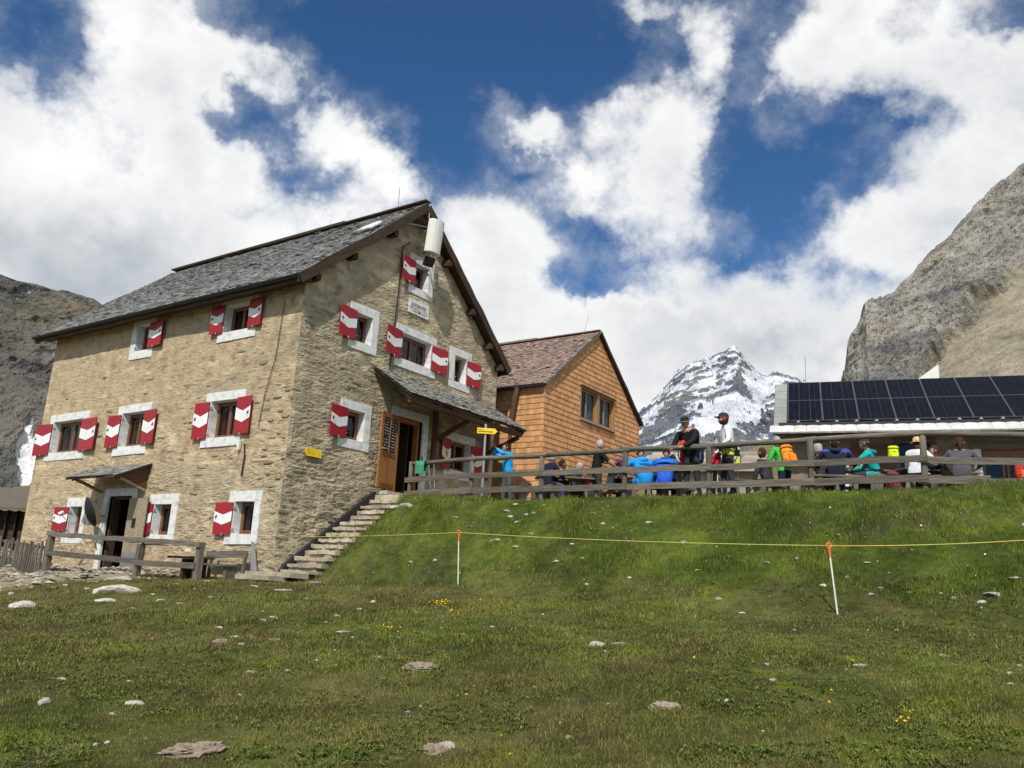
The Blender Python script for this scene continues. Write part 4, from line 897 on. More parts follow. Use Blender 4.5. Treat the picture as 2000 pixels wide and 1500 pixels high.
b = MB(); b.box2((HSD[0]-.14, fy-.03, HB), (HSD[0], fy+.3, HSD[3])); b.box2((HSD[1], fy-.03, HB), (HSD[1]+.1, fy+.3, HSD[3])); b.build('door_jamb', M['white_paint'], hut)
b = MB(); b.box2((HSD[0], fy+.12, HB), (HSD[1], fy+.18, HSD[3]))
for k in range(4): b.box2((HSD[0]+.2*k+.006, fy+.10, HB), (HSD[0]+.2*k+.194, fy+.119, HSD[3]))
b.build('plank_door', M['dark_wood'], hut)
b = MB(); b.box2((2.15, fy-.05, 3.3), (3.25, fy-.01, 4.45)); b.build('window_shutter', M['red_timber'], hut)
b = MB(); ring(b, (HWIN[0], HWIN[1], HWIN[2], HWIN[3]), (HWIN[0]-.13, HWIN[1]+.13, HWIN[2]-.12, HWIN[3]+.12), -.02, .03); wo = b.build('window', M['grey_wood'], hut, X=T(0, fy, 0) @ FG)
p = MB(); p.box2((HWIN[0], HWIN[2], -.12), (HWIN[1], HWIN[3], -.115)); p.build('pane', M['glass'], wo); p = MB(); p.box2((HWIN[0]-.1, HWIN[2]-.1, -.34), (HWIN[1]+.1, HWIN[3]+.1, -.33)); p.build('interior', M['dark_gap'], wo)
b = MB(); b.box2((HDR[0]-.18, fy-.05, HB), (HDR[0], fy+.3, HDR[3])); b.build('door_jamb', M['white_paint'], hut); b = MB(); b.box2((HDR[1], fy-.05, HB), (HDR[1]+.18, fy+.3, HDR[3])); b.build('door_jamb', M['white_paint'], hut)
b = MB(); b.box2((HDR[0]-.26, fy-.08, HDR[3]), (HDR[1]+.26, fy+.02, HDR[3]+.16)); b.build('door_lintel', M['grey_wood'], hut)
b = MB(); ring(b, (HDR[0]+.1, HDR[1]-.1, HB, HDR[3]-.28), (HDR[0], HDR[1], HB, HDR[3]), -.2, -.08); b.box2(((HDR[0]+HDR[1])/2-.42, HB, -.2), ((HDR[0]+HDR[1])/2-.36, HDR[3]-.28, -.1)); b.box2(((HDR[0]+HDR[1])/2-.31, HB, -.2), ((HDR[0]+HDR[1])/2-.25, HDR[3]-.28, -.1)); dd = b.build('glazed_door', M['frame_wood'], hut, X=T(0, fy, 0) @ FG)
p = MB(); p.box2((HDR[0]+.1, HB, -.16), (HDR[1]-.1, HDR[3]-.28, -.155)); p.build('pane', M['glass'], dd); p = MB(); p.box2((HDR[0]-.1, HB, -.8), (HDR[1]+.1, HDR[3], -.78)); p.build('interior', M['dark_gap'], dd)
b = MB(); q = [rp(.05, -.38), rp(HLN, -.38), rp(HLN, 3.55), rp(.05, 3.55)]; V = q+[(x, y+.03, z-.10) for x, y, z in q]
b.add(V, [(0, 1, 2, 3), (7, 6, 5, 4), (0, 4, 5, 1), (1, 5, 6, 2), (2, 6, 7, 3), (3, 7, 4, 0)]); q = [rp(.05, 3.55), rp(HLN, 3.55)]; b.add([q[0], q[1], (HLN, 6.2, HE), (.05, 6.2, HE)], [(0, 1, 2, 3)])
hr = b.build('roof', M['dark_wood'], hut)
for k in range(29):      # pale metal tiles along the eave, lower edge scalloped
    x0 = -.04+.335*k; b = MB(); n = 4; V = []; F = []
    for i in range(n+1):
        x = x0+.33*i/n; h = .016+.018*math.sin(math.pi*i/n); dr = .028*math.sin(math.pi*i/n)
        V += [rp(x, -.47-dr, h), rp(x, -.01, h), rp(x, -.47-dr, h-.05), rp(x, -.01, 0)]
    for i in range(n): q = 4*i; F += [(q, q+4, q+5, q+1), (q, q+2, q+6, q+4), (q+1, q+5, q+7, q+3)]
    F += [(0, 1, 3, 2), (4*n, 4*n+2, 4*n+3, 4*n+1)]; b.add(V, F); b.build('eave_tile', M['sheet_white'], hr)
for k in range(5):
    b = MB(); s0 = .02+.70*k; q = [rp(.06, s0, .03), rp(.42, s0, .03), rp(.42, s0+.69, .015), rp(.06, s0+.69, .015)]; V = q+[(x, y, z-.03) for x, y, z in q]
    b.add(V, [(0, 1, 2, 3), (0, 4, 5, 1), (1, 5, 6, 2), (2, 6, 7, 3), (3, 7, 4, 0)]); b.build('verge_tile', M['sheet_grey'], hr)
b = MB()
b.add([rp(.2, -.03, .03), rp(HLN, -.03, .03), rp(HLN, .02, .10), rp(.2, .02, .10)], [(0, 1, 2, 3)]); b.build('mounting_rail', M['black_metal'], hr)
def bolt_row():
    for k in range(18):
        b = MB(); x = .75+.52*k; y = rp(x, .06, .1); b.tube([(y[0], y[1]-.06, y[2]), (y[0], y[1]-.015, y[2])], .03, 6); b.box((y[0], y[1]-.02, y[2]-.03), (.10, .02, .05)); b.build('panel_clamp', M['metal_grey'], hr)
bolt_row()
RM = Matrix(((1, 0, 0, 0), (0, ct, -st, -.02), (0, st, ct, HE+.10), (0, 0, 0, 1)))
pme = {}
for r in range(2):
    for k in range(10):
        x0 = .46+.965*k; s0 = .12+1.60*r
        if 'p' not in pme:
            b = MB(); ring(b, (.010, .948, .010, 1.578), (0, .956, 0, 1.588), .0, .036); pme['p'] = b.mesh('solar_panel', M['alu'])
            b = MB()
            for i in range(3):
                for j in range(2):
                    b.box2((.016+.310*i, .014+.786*j, .02), (.016+.310*i+.300, .014+.786*j+.774, .034))
            b.box2((.010, .01, .0), (.948, 1.578, .02), 1); pme['c'] = b.mesh('cells', [M['solar'], flatc((.09, .095, .11), .5)])
            b = MB()
            for i in range(3):
                for c in range(12): b.box((.02+.306*i+.15, .09+.128*c, .0345), (.012, .014, .001))
            pme['d'] = b.mesh('cell_contacts', flatc((.16, .17, .2), .4))
        p = link('solar_panel', pme['p'], hut, RM @ T(x0, s0, .09)); link('cells', pme['c'], p); link('cell_contacts', pme['d'], p)
b = MB(); b.tube([rp(1.0, 3.5), (rp(1.0, 3.5)[0], rp(1.0, 3.5)[1], HE+2.0+1.0)], .012, 6); b.build('aerial', M['metal_grey'], hr)
# stone slab roof of a store beside the hut, behind
b = MB(); st_ = thing('stone_store', 'small store with a grey stone slab roof behind the left end of the solar hut', 'shed', (HP[0]-1.15, HP[1]+5.0, 0), HA)
b.box2((-1.6, .3, 2.0), (2.0, 3, 4.3)); b.build('wall', M['hut_stone'], st_)
for r in range(6):
    for k in range(5):
        b = MB(); x0 = -1.95+.85*k+random.uniform(-.1, .1); s0 = .48*r
        b.add([(x0, s0*.85, 4.25+s0*.36+.05), (x0+.83, s0*.85, 4.25+s0*.36+.05), (x0+.83, s0*.85+.6, 4.25+s0*.36+.26), (x0, s0*.85+.6, 4.25+s0*.36+.26)]+[(x0, s0*.85, 4.25+s0*.36), (x0+.83, s0*.85, 4.25+s0*.36), (x0+.83, s0*.85+.6, 4.25+s0*.36+.2), (x0, s0*.85+.6, 4.25+s0*.36+.2)], [(0, 1, 2, 3), (0, 4, 5, 1), (1, 5, 6, 2), (2, 6, 7, 3), (3, 7, 4, 0)])
        b.build('roof_slab', M['hut_stone'], st_)
# white tarpaulin corner beyond the ridge
b = MB(); P0 = hit(1790, 742, HP+np.array([0, 7.0, 0]), np.array([.342, .94, 0])); P1 = hit(1832, 712, HP+np.array([0, 7.0, 0]), np.array([.342, .94, 0])); P2 = hit(1830, 736, HP+np.array([0, 7.0, 0]), np.array([.342, .94, 0]))
b.add([P0-ZZ*.6, P2-ZZ*.6, P1, P0, P0-ZZ*.6+np.array([.05, .25, 0]), P2-ZZ*.6+np.array([.05, .25, 0]), P1+np.array([.02, .12, 0]), P0+np.array([.05, .25, 0])], [(0, 1, 2, 3), (7, 6, 5, 4), (3, 2, 6, 7), (1, 5, 6, 2), (0, 3, 7, 4)])
b.tube([P1-ZZ*4.5+np.array([.1, .2, 0]), P1+np.array([.03, .08, 0])], .03, 6)
tag(b.build('awning', M['white_plastic']), 'pale awning corner poking up behind the solar panel roof', 'awning')

# ------------------------------------------------------------------ terrace fence
tf = thing('terrace_fence', 'long grey timber fence with three rails along the top of the grass bank', 'fence', gpt(3.1, -1.1))
tinv = tf.matrix_basis.inverted()
tf_mw = Matrix.Translation(tf.location) @ RZ(TH); tfi = tf_mw.inverted()
def loc(P): return tfi @ Vector(P)
posts = []
for x, y in ((797, 985), (917, 977), (1056, 971), (1219, 966), (1385, 965), (1586, 957), (1808, 956), (2062, 966)):
    n = DG+.1*DL; n = n/np.linalg.norm(n); P = hit(x, y, H(3.0, 0, 0), n); u, v = UV(P); posts.append((u, v, float(gz(u, v)[0]) if x < 2000 else P[2]))
for i, (u, v, z) in enumerate(posts):
    beam('post', loc(H(u, v, z-.35)), loc(H(u+random.gauss(0, .015), v+random.gauss(0, .015), z+(1.07 if i else 1.12))), .125 if i else .09, .12, M['grey_wood'], tf, up=(1, 0, 0), rnd=True, jit=.004)
for i in range(len(posts)-1):
    (u0, v0, z0), (u1, v1, z1) = posts[i], posts[i+1]; e = .12
    beam('top_rail', loc(H(u0, v0+(e if i else -.0), z0+1.06)), loc(H(u1, v1-e, z1+1.06)), .115, .115, M['grey_wood'], tf, rnd=True, jit=.010)
    for h, wd in ((.64-.015*i, .13), (.28-.018*i, .14)):
        beam('rail', loc(H(u0-.08, v0+.1, z0+h)), loc(H(u1-.08, v1-.08, z1+h)), .035, wd, M['grey_wood'], tf, jit=.007)
# green cloth hung over the first rail
u, v, z = posts[0]; b = MB(); V = []; F = []; n = 8
cols = [(-.07, .78), (-.075, 1.0), (-.05, 1.125), (.03, 1.13), (.075, 1.0), (.08, .88)]
for i in range(n+1):
    t = i/n
    for du, h in cols: V.append(H(u+du+.012*math.sin(7*t+h*3), v-.20-.30*t, z+h+.02*math.sin(5*t)*(h < 1)))
for i in range(n):
    for k in range(len(cols)-1): q = i*len(cols)+k; F.append((q, q+1, q+1+len(cols), q+len(cols)))
b.add(V, F); tag(b.build('towel', flatc((.05, .23, .14)), smooth=True), 'green towel hung over the left end of the terrace fence', 'towel')
# ------------------------------------------------------------------ lower railing, pickets, bench
def at_u(x, y, u0): P = hit(x, y, H(u0, 0, 0), DG); return UV(P)[1], P[2]
RU = -1.25
lr = thing('railing', 'grey two-rail wooden railing in front of the lower plank door', 'railing', H(RU, at_u(98, 1100, RU)[0], -.2))
lri = (Matrix.Translation(lr.location) @ RZ(TH)).inverted()
def loc2(P): return lri @ Vector(P)
rp_ = [(102, 1044), (276, 1060), (392, 1066)]
rv = [at_u(x, y, RU) for x, y in rp_]
for i, (v, z) in enumerate(rv):
    g = float(gz(RU, v)[0]); beam('post', loc2(H(RU, v, g-.3)), loc2(H(RU, v, z-.03)), .15 if i != 1 else .12, .13, M['grey_wood'], lr, up=(1, 0, 0), jit=.004)
beam('top_rail', loc2(H(RU, rv[0][0]+.15, rv[0][1]+.02)), loc2(H(RU, rv[2][0]-.08, rv[2][1]+.03)), .16, .11, M['grey_wood'], lr, jit=.012)
for i in range(2):
    beam('rail', loc2(H(RU-.08, rv[i][0], rv[i][1]-.47)), loc2(H(RU-.08, rv[i+1][0], rv[i+1][1]-.43)), .035, .13, M['grey_wood'], lr, jit=.006)
pk = thing('picket_fence', 'weathered grey picket fence at the far left beside the stone house', 'fence', H(-1.2, 10, -.25))
pki = (Matrix.Translation(pk.location) @ RZ(TH)).inverted()
v0_ = rv[0][0]+.18
for k in range(30):
    v = v0_+.118*k; g = float(gz(-1.2, v)[0]); beam('picket', pki @ Vector(H(-1.2, v, g-.1)), pki @ Vector(H(-1.2+random.gauss(0, .02), v+random.gauss(.0, .025), g+random.uniform(.78, .93))), .065, .028, M['grey_wood'], pk, up=(1, 0, 0), jit=.003)
for h in (.22, .68): beam('rail', pki @ Vector(H(-1.16, v0_-.1, float(gz(-1.2, v0_)[0])+h)), pki @ Vector(H(-1.16, v0_+3.6, float(gz(-1.2, v0_+3.6)[0])+h)), .05, .07, M['grey_wood'], pk)
v, z = at_u(420, 1112, -.55); bn = thing('bench', 'low grey wooden bench against the foot of the stone house wall', 'bench', gpt(-.55, v))
beam('seat', (-.02, -.62, .34), (-.02, .72, .34), .38, .05, M['grey_wood'], bn); beam('backrest', (.30, -.70, .60), (.24, .72, .58), .035, .16, M['grey_wood'], bn)
for y in (-.55, .62): beam('leg', (0, y, -.1), (0, y, .32), .3, .08, M['grey_wood'], bn, up=(0, 1, 0)); beam('back_post', (.26, y-.07, -.05), (.31, y-.07, .68), .06, .07, M['grey_wood'], bn, up=(0, 1, 0))
v, z = at_u(360, 1105, -.9); bn = thing('table', 'small dark wooden table standing behind the lower railing', 'table', gpt(-.75, v))
beam('tabletop', (0, -.55, .48), (0, .55, .48), .5, .05, M['dark_wood'], bn)
for y in (-.4, .1): beam('leg', (0, y, -.1), (0, y, .455), .28, .1, M['dark_wood'], bn, up=(0, 1, 0))
b = MB(); b.prism([(0, 0), (.16, 0), (.10, .75), (.02, .78)], 0, .03, X=Matrix.Translation(H(-.25, .45, -.02)) @ RZ(TH-.2) @ RX(1.35)); tag(b.build('board', M['metal_grey']), 'thin grey board leaning on the wall below the corner window', 'board')
# dark shed beyond the picket fence
_d = ray(22, 1050); _d = _d/np.hypot(_d[0], _d[1]); SP = _d*31.0
sh = thing('dark_shed', 'dark brown plank shed with a grey roof at the far left behind the pickets', 'shed', (SP[0], SP[1], 0), TH-.9)
for k in range(16): beam('plank', (-2.9+.3*k, 0, -.8), (-2.9+.3*k, 0, 1.62), .28, .03, M['dark_wood'], sh, up=(1, 0, 0))
b = MB(); b.box2((-3, .03, -.8), (1.9, 3, 1.6)); b.build('wall', M['dark_wood'], sh)
b = MB(); V = [(-3.3, -.5, 1.60), (2.1, -.5, 1.60), (2.1, 3.2, 2.5), (-3.3, 3.2, 2.5)]; V += [(x, y, z+.10) for x, y, z in V]; b.add(V, [(3, 2, 1, 0), (4, 5, 6, 7), (0, 1, 5, 4), (1, 2, 6, 5), (2, 3, 7, 6), (3, 0, 4, 7)]); b.build('roof', M['grey_wood'], sh)
# ------------------------------------------------------------------ things on the walls
an = thing('antenna_panel', 'white curved antenna panel mounted under the gable peak', 'antenna', H(4.0, -.55, 9.2))
b = MB(); pr = [(-.27, .0), (-.25, -.09), (-.19, -.15), (-.10, -.19), (0, -.20), (.10, -.19), (.19, -.15), (.25, -.09), (.27, .0), (.27, .06), (-.27, .06)]; b.prism(pr, 0, .98, X=RX(.10)); b.build('cover', M['white_plastic'], an)
b = MB(); b.tube([(0, .05, .3), (.0, .55, .3)], .03, 6); b.tube([(0, .05, .75), (.0, .55, .75)], .03, 6); b.tube([(0, .1, -.1), (0, .1, 1.0)], .03, 6); b.build('bracket', M['metal_grey'], an)
vv, zz = left_ = at_u(172, 1003, -.55)
ds = thing('satellite_dish', 'dark grey satellite dish on a bracket left of the lower door', 'satellite dish', H(-.62, vv, zz))
b = MB(); b.lathe([(0, 0), (.12, .012), (.24, .05), (.34, .10), (.345, .115), (.335, .115), (.235, .062), (.12, .024), (0, .012)], 20)
D_ = b.build('dish', flatc((.018, .02, .024), .6), ds, smooth=True, X=RZ(math.radians(72)) @ RX(math.radians(68)) @ Matrix.Scale(1.22, 4))
b = MB(); b.tube([(0, .02, -.02), (.1, -.05, -.35), (.35, .5, -.2)], .018, 6); b.tube([(.05, -.02, -.03), (.55, .0, -.03)], .02, 6); b.build('bracket', M['metal_grey'], ds)
b = MB(); b.tube([(-.02, 0, -.33), (-.28, .30, -.26), (-.40, .44, -.08)], .011, 6); b.build('arm', flatc((.2, .2, .2)), ds)
b = MB(); b.tube([(-.46, .48, -.06), (-.38, .40, .0)], .045, 8); b.build('receiver', M['white_plastic'], ds)
sg = thing('trail_sign', 'yellow arrow trail sign pointing left on the stone house corner', 'sign', H(.76, -.05, 2.93))
b = MB(); b.prism([(-.28, 0), (-.2, -.10), (.28, -.10), (.28, .10), (-.2, .10)], .01, .03, X=FG); sb = b.build('board', M['yellow_sign'], sg)
def squiggles(parent, x0, x1, ys, h, X=None, mat=None):
    b = MB()
    for y in ys:
        x = x0
        while x < x1-.03:
            w_ = random.uniform(.01, .035)
            if random.random() < .8: b.box2((x, y, .0302), (min(x+w_, x1), y+h, .0312), X=X)
            x += w_+.008
    b.build('small_print', mat or M['ink'], parent, kind='stuff')
squiggles(sb, -.19, .08, (.045, .0, -.045), .009, FG); squiggles(sb, .19, .25, (.045, .0, -.045), .009, FG)
Pv, Pz = 0, 0
P = hit(945, 900, H(4.3, 0, 0), DG); u, v = UV(P); SPu = 4.3; SPv = v
sp_ = thing('signpost', 'grey metal signpost with one yellow direction arrow by the terrace fence', 'signpost', gpt(SPu, SPv), math.radians(4))
topz = hit(949, 832, H(4.3, 0, 0), DG)[2]-float(gz(SPu, SPv)[0])
b = MB(); b.tube([(0, 0, -.2), (0, 0, topz)], .035, 10); b.build('pole', M['metal_grey'], sp_); b = MB(); b.tube([(0, 0, topz), (0, 0, topz+.05)], [.042, .02], 8); b.build('cap', M['metal_grey'], sp_)
for k, (dz, ang) in enumerate(((.14, .0),)):
    b = MB(); b.prism([(-.22, -.075), (.24, -.075), (.31, 0), (.24, .075), (-.22, .075)], -.012, .012, X=T(0, -.05, topz-dz) @ RZ(ang) @ RX(math.pi/2)); o = b.build('arrow_board', M['yellow_sign'], sp_)
    b = MB(); X = T(0, -.05, topz-dz) @ RZ(ang) @ RX(math.pi/2)
    if k == 1: b.box2((-.18, -.025, .0125), (.26, .02, .014), X=X)
    else:
        for q in range(11): b.box2((-.19+.035*q, -.035, .0125), (-.162+.035*q, -.008, .0135), X=X)
        for q in range(4): b.box2((-.19+.035*q, .015, .0125), (-.165+.035*q, .032, .0135), X=X)
    b.build('arrow_lettering', M['ink'], o, kind='stuff')
b = MB()
for dz in (.06, .2): b.tube([(0, 0, topz-dz), (0, 0, topz-dz-.05)], .039, 10)
b.build('clamp', flatc((.30, .22, .45), .5), sp_)
# pale sheet lying on the roof slope
P = np.array([1.55, .35, float(roof_top(1.55))]); b = MB(); sheet = [(-.35, -.28), (-.1, -.33), (.30, -.22), (.36, .05), (.1, .25), (-.28, .30)]
b.prism(sheet, .05, .09); X = Matrix.Translation(H(2.35, .30, float(roof_top(2.35))+.02)) @ RZ(TH) @ RY(-math.atan(RS)) 
tag(b.build('flat_stone', flatc((.62, .62, .60)), X=X), 'white flat stone lying on the grey shingle roof near the gable edge', 'stone')

# ------------------------------------------------------------------ marker stakes and line
STK = [(487, 1125, 498, 1050, -1.15), (895, 1142, 896, 1043, None), (1637, 1200, 1619, 1070, None)]
tops = []
SLAB = ['white marker stake with faint red tip in front of the stone steps', 'upright white marker stake with orange ring at the foot of the bank', 'tilted white marker stake with orange ring on the right meadow']
for i, (bx, by, tx, ty, uu) in enumerate(STK):
    P = ground_hit(bx, by); d = ray(tx, ty); tt = (P[0]*d[0]+P[1]*d[1])/(d[0]**2+d[1]**2); Tp = d*tt
    if i == 0: P = H(-.75, UV(P)[1], float(gz(-.75, UV(P)[1])[0])) if False else P
    s = thing('marker_stake', SLAB[i], 'stake', P, 0, 'stakes holding the marker line'); dv = Tp-P; tops.append(Tp)
    b = MB(); b.tube([(0, 0, -.1), tuple(dv)], .012, 6); b.build('rod', M['white_plastic'], s)
    b = MB(); e = dv*.86; b.tube([tuple(e), tuple(dv)], .016, 6); R_ = .035
    b.tube([tuple(dv+np.array([R_*math.cos(t), 0, R_*math.sin(t)+R_])) for t in np.linspace(-math.pi/2, 1.35*math.pi, 12)], .011, 6); b.build('insulator', M['orange_plastic'] if i else flatc((.55, .15, .10)), s)
b = MB(); ends = tops+[ground_hit(2090, 1180)+ZZ*.9]; rp2 = []
ends[3] = ray(2100, 1052)*14.0
for i in range(3):
    for k in range(14):
        t = k/14; p = ends[i]*(1-t)+ends[i+1]*t; rp2.append(p+ZZ*(.03-.16*t*(1-t)))
rp2.append(ends[3]); b.tube(rp2, .0055, 5); tag(b.build('marker_line', M['rope']), 'thin yellow and orange cord strung between the white stakes', 'cord')
# ------------------------------------------------------------------ people
SKIN = flatc((.42, .24, .16), .55); EYE = flatc((.02, .015, .012), .4); BOOT = flatc((.05, .04, .032), .7); LIP = flatc((.33, .13, .10), .5)
def head_mesh(b, X, skin=0, eye=4, lip=5, beard=None):
    n, m = 14, 18; V = []; F = []
    for i in range(n+1):
        ph = math.pi*i/n; z = math.cos(ph)
        for j in range(m):
            th = 2*math.pi*j/m; r = math.sin(ph); x, y = r*math.cos(th), r*math.sin(th)
            jaw = 1-.28*max(0, -z)**1.3; X_ = x*.074*jaw; Y_ = y*.096*(1-.10*max(0, -z)) + .012*max(0, -z); Z_ = z*.118
            if y > .75 and abs(x) < .22 and -.40 < z < .12: Y_ += .022*(1-abs(x)/.22)*(.35+.65*(.12-z)/.52)
            if y > .6 and .18 < z < .34: Y_ += .005
            if y > .6 and .02 < z < .16 and .25 < abs(x) < .6: Y_ -= .006
            V.append((X_, Y_, Z_))
    for i in range(n):
        for j in range(m): F.append((i*m+j, (i+1)*m+j, (i+1)*m+(j+1) % m, i*m+(j+1) % m))
    b.add(V, F, skin, X)
    for s in (-1, 1):
        b.box((s*.029, .083, .014), (.020, .012, .010), eye, X); b.box((s*.030, .084, .032), (.030, .010, .006), eye, X)
        b.lathe([(0, -.03), (.014, -.02), (.018, 0), (.015, .02), (0, .028)], 6, skin, X @ T(s*.074, -.008, -.004))
    b.box((0, .088, -.052), (.044, .010, .008), lip, X)
    if beard is not None:
        Vb = [(x*1.06, y*1.05+.002, z*1.05) for x, y, z in V]; Fb = [f for f in F if all(V[i][2] < -.038 and V[i][1] > -.01 for i in f)]
        b.add(Vb, Fb, beard, X)
    return V, F
def hair_obj(X, parent, mat, style='short'):
    n, m = 14, 18; b = MB(); V = []; F = []
    for i in range(n+1):
        ph = math.pi*i/n; z = math.cos(ph)
        for j in range(m):
            th = 2*math.pi*j/m; r = math.sin(ph); k = 1.10+.05*math.sin(5*th+3*z)+random.uniform(-.02, .02)
            V.append((r*math.cos(th)*.074*k, r*math.sin(th)*.096*k-.006, z*.118*k+.004))
    lowz = {'short': -.045, 'bob': -.115, 'long': -.12}[style]
    for i in range(n):
        for j in range(m):
            f = (i*m+j, (i+1)*m+j, (i+1)*m+(j+1) % m, i*m+(j+1) % m); c = [sum(V[q][k] for q in f)/4 for k in range(3)]
            if c[2] > .062 or (c[1] < .035 and c[2] > lowz) : F.append(f)
    b.add(V, F, 0, X)
    if style == 'long': b.lathe([(0, .05), (.04, .03), (.045, -.04), (.02, -.14), (0, -.16)], 8, 0, X @ T(0, -.10, -.03) @ RX(-.25))
    return b.build('hair', mat, parent, True)
def hat_obj(X, parent, mat, kind, trim=None):
    b = MB(); b.lathe([(.094, -.012), (.097, .03), (.088, .075), (.055, .105), (0, .112)], 16, 0, X @ T(0, -.002, .028) @ Matrix.Diagonal((.92, 1.12, 1, 1)))
    if kind == 'cap':
        P = [(.075*math.cos(t), .06+.115*math.sin(t)) for t in np.linspace(0, math.pi, 10)]; b.prism(P, 0, .008, 0, X @ T(0, .02, .028) @ RX(-.12))
    elif kind == 'brim': b.lathe([(.09, .0), (.15, -.012), (.152, -.006), (.09, .010)], 18, 0, X @ T(0, 0, .022))
    o = b.build({'cap': 'cap', 'brim': 'sun_hat', 'helmet': 'helmet', 'band': 'cap'}[kind], mat, parent, True)
    if trim is not None:
        b = MB(); b.lathe([(.099, -.006), (.1, .012)], 16, 0, X @ T(0, -.002, .028) @ Matrix.Diagonal((.92, 1.12, 1, 1))); b.build('hat_band', trim, o)
    return o
def seg_d(P, a, b):
    a, b = np.array(a), np.array(b); d = b-a; t = np.clip(((P-a)@d)/(d@d), 0, 1); return np.linalg.norm(P-(a+t[:, None]*d), axis=1)
def ik(s, h, l1, l2, pole):
    s, h, pole = Vector(s), Vector(h), Vector(pole); d = h-s; L = min(d.length, (l1+l2)*.995); d.normalize(); h = s+d*L
    c = (l1*l1+L*L-l2*l2)/(2*l1*L); c = max(-1, min(1, c)); q = pole-d*pole.dot(d); q.normalize()
    return s+d*l1*c+q*l1*math.sqrt(1-c*c), h
def person(label, P, rz, top, bottom, hairc, seated=False, lean=6, hands=None, yaw=0, nod=0, hat=None, style='short', scale=1.0, beard=False, skin=None, sleeves=True, width=1.0, glasses=False, hem=None, legout=0, collar=None, extra=None):
    root = thing('person', label, 'person', P, rz, None); root.scale = (scale,)*3
    hz = .50 if seated else .92; ln = math.radians(lean); s = Vector((0, math.sin(ln), math.cos(ln)))
    pel = Vector((0, 0, hz)); wa = pel+s*.17; ch = pel+s*.36; nk = pel+s*.50; n2 = nk+Vector((0, math.sin(ln+.1)*.07, .075)); hd = n2+Vector((0, .02+.04*math.sin(ln), .10))
    V = [pel, wa, ch, nk, n2]; E = [(0, 1), (1, 2), (2, 3), (3, 4)]
    dw_ = .55+.5*width; R = [(.155*width, .122*dw_), (.148*width, .118*dw_), (.172*width, .128*dw_), (.088, .075), (.052, .055)]; seg = [('top', 0, 1), ('top', 1, 2), ('top', 2, 3), ('skin', 3, 4)]
    hands = hands or {'L': (-.10, .10, -.52), 'R': (.10, .10, -.52)}; hp = {}
    for sd, sx in (('L', -1), ('R', 1)):
        sh = pel+s*.455+Vector((sx*.175*width, 0, 0)); ht = sh+Vector(hands[sd]); el, wr = ik(sh, ht, .29, .255, (sx*.8, -.55, -.6)); hp[sd] = (el, wr)
        k = len(V); V += [sh, el, wr]; E += [(2, k), (k, k+1), (k+1, k+2)]; R += [(.078, .078), (.058, .058), (.038, .038)]
        seg += [('top', 2, k), ('top', k, k+1), ('top' if sleeves else 'skin', k+1, k+2)]
        hip = pel+Vector((sx*.095, 0, -.03))
        if seated: kn = hip+Vector((sx*(.06+legout), .42, .01)); an = Vector((kn.x, kn.y-.02, .09)); 
        else: kn = Vector((sx*.11, .03+.04*sx, .50)); an = Vector((sx*.12, -.02+.07*sx, .09))
        to = an+Vector((sx*.02, .15, -.05)); k = len(V); V += [hip, kn, an, to]; E += [(0, k), (k, k+1), (k+1, k+2), (k+2, k+3)]
        R += [(.105, .105), (.070, .070), (.050, .050), (.045, .038)]; seg += [('bot', 0, k), ('bot', k, k+1), ('bot', k+1, k+2), ('boot', k+2, k+3)]
    me = bpy.data.meshes.new('t'); me.from_pydata([tuple(v) for v in V], E, []); o = bpy.data.objects.new('t', me); COL.objects.link(o)
    md = o.modifiers.new('s', 'SKIN'); md.use_smooth_shade = True
    for i, r in enumerate(R): me.skin_vertices[0].data[i].radius = r
    me.skin_vertices[0].data[0].use_root = True
    sb = o.modifiers.new('d', 'SUBSURF'); sb.levels = 2; sb.render_levels = 2
    bpy.context.view_layer.update(); ev = o.evaluated_get(bpy.context.evaluated_depsgraph_get()); em = ev.to_mesh()
    VV = np.zeros(len(em.vertices)*3); em.vertices.foreach_get('co', VV); VV = VV.reshape(-1, 3); FF = [tuple(p.vertices) for p in em.polygons]
    ev.to_mesh_clear(); bpy.data.objects.remove(o); bpy.data.meshes.remove(me)
    # soft folds in the cloth
    VV = VV+(fbm(VV*9+random.uniform(0, 50), 3, seed=7)[:, None]-.5)*.022*np.array([1, 1, .3])
    C = np.array([VV[list(f)].mean(0) for f in FF]); idx = {'skin': 0, 'top': 1, 'bot': 2, 'boot': 3}
    D = np.stack([seg_d(C, V[a], V[c_]) for _, a, c_ in seg]); best = D.argmin(0); mi = [idx[seg[q][0]] for q in best]
    hemz = hz-.07
    for i, c in enumerate(C):
        if mi[i] == 2 and c[2] > hemz and abs(c[1]-pel.y) < .17: mi[i] = 1
        if hem is not None and mi[i] == 1 and hemz-.02 < c[2] < hemz+.09 and abs(c[0]) < .2*width: mi[i] = 7
        if collar is not None and mi[i] == 1 and c[2] > (nk.z-.05): mi[i] = 7
    b = MB(); b.v = [tuple(v) for v in VV]; b.f = list(FF); b.m = list(mi)
    HX = T(*hd) @ RZ(math.radians(yaw)) @ RX(math.radians(-nod))
    head_mesh(b, HX, beard=6 if beard else None)
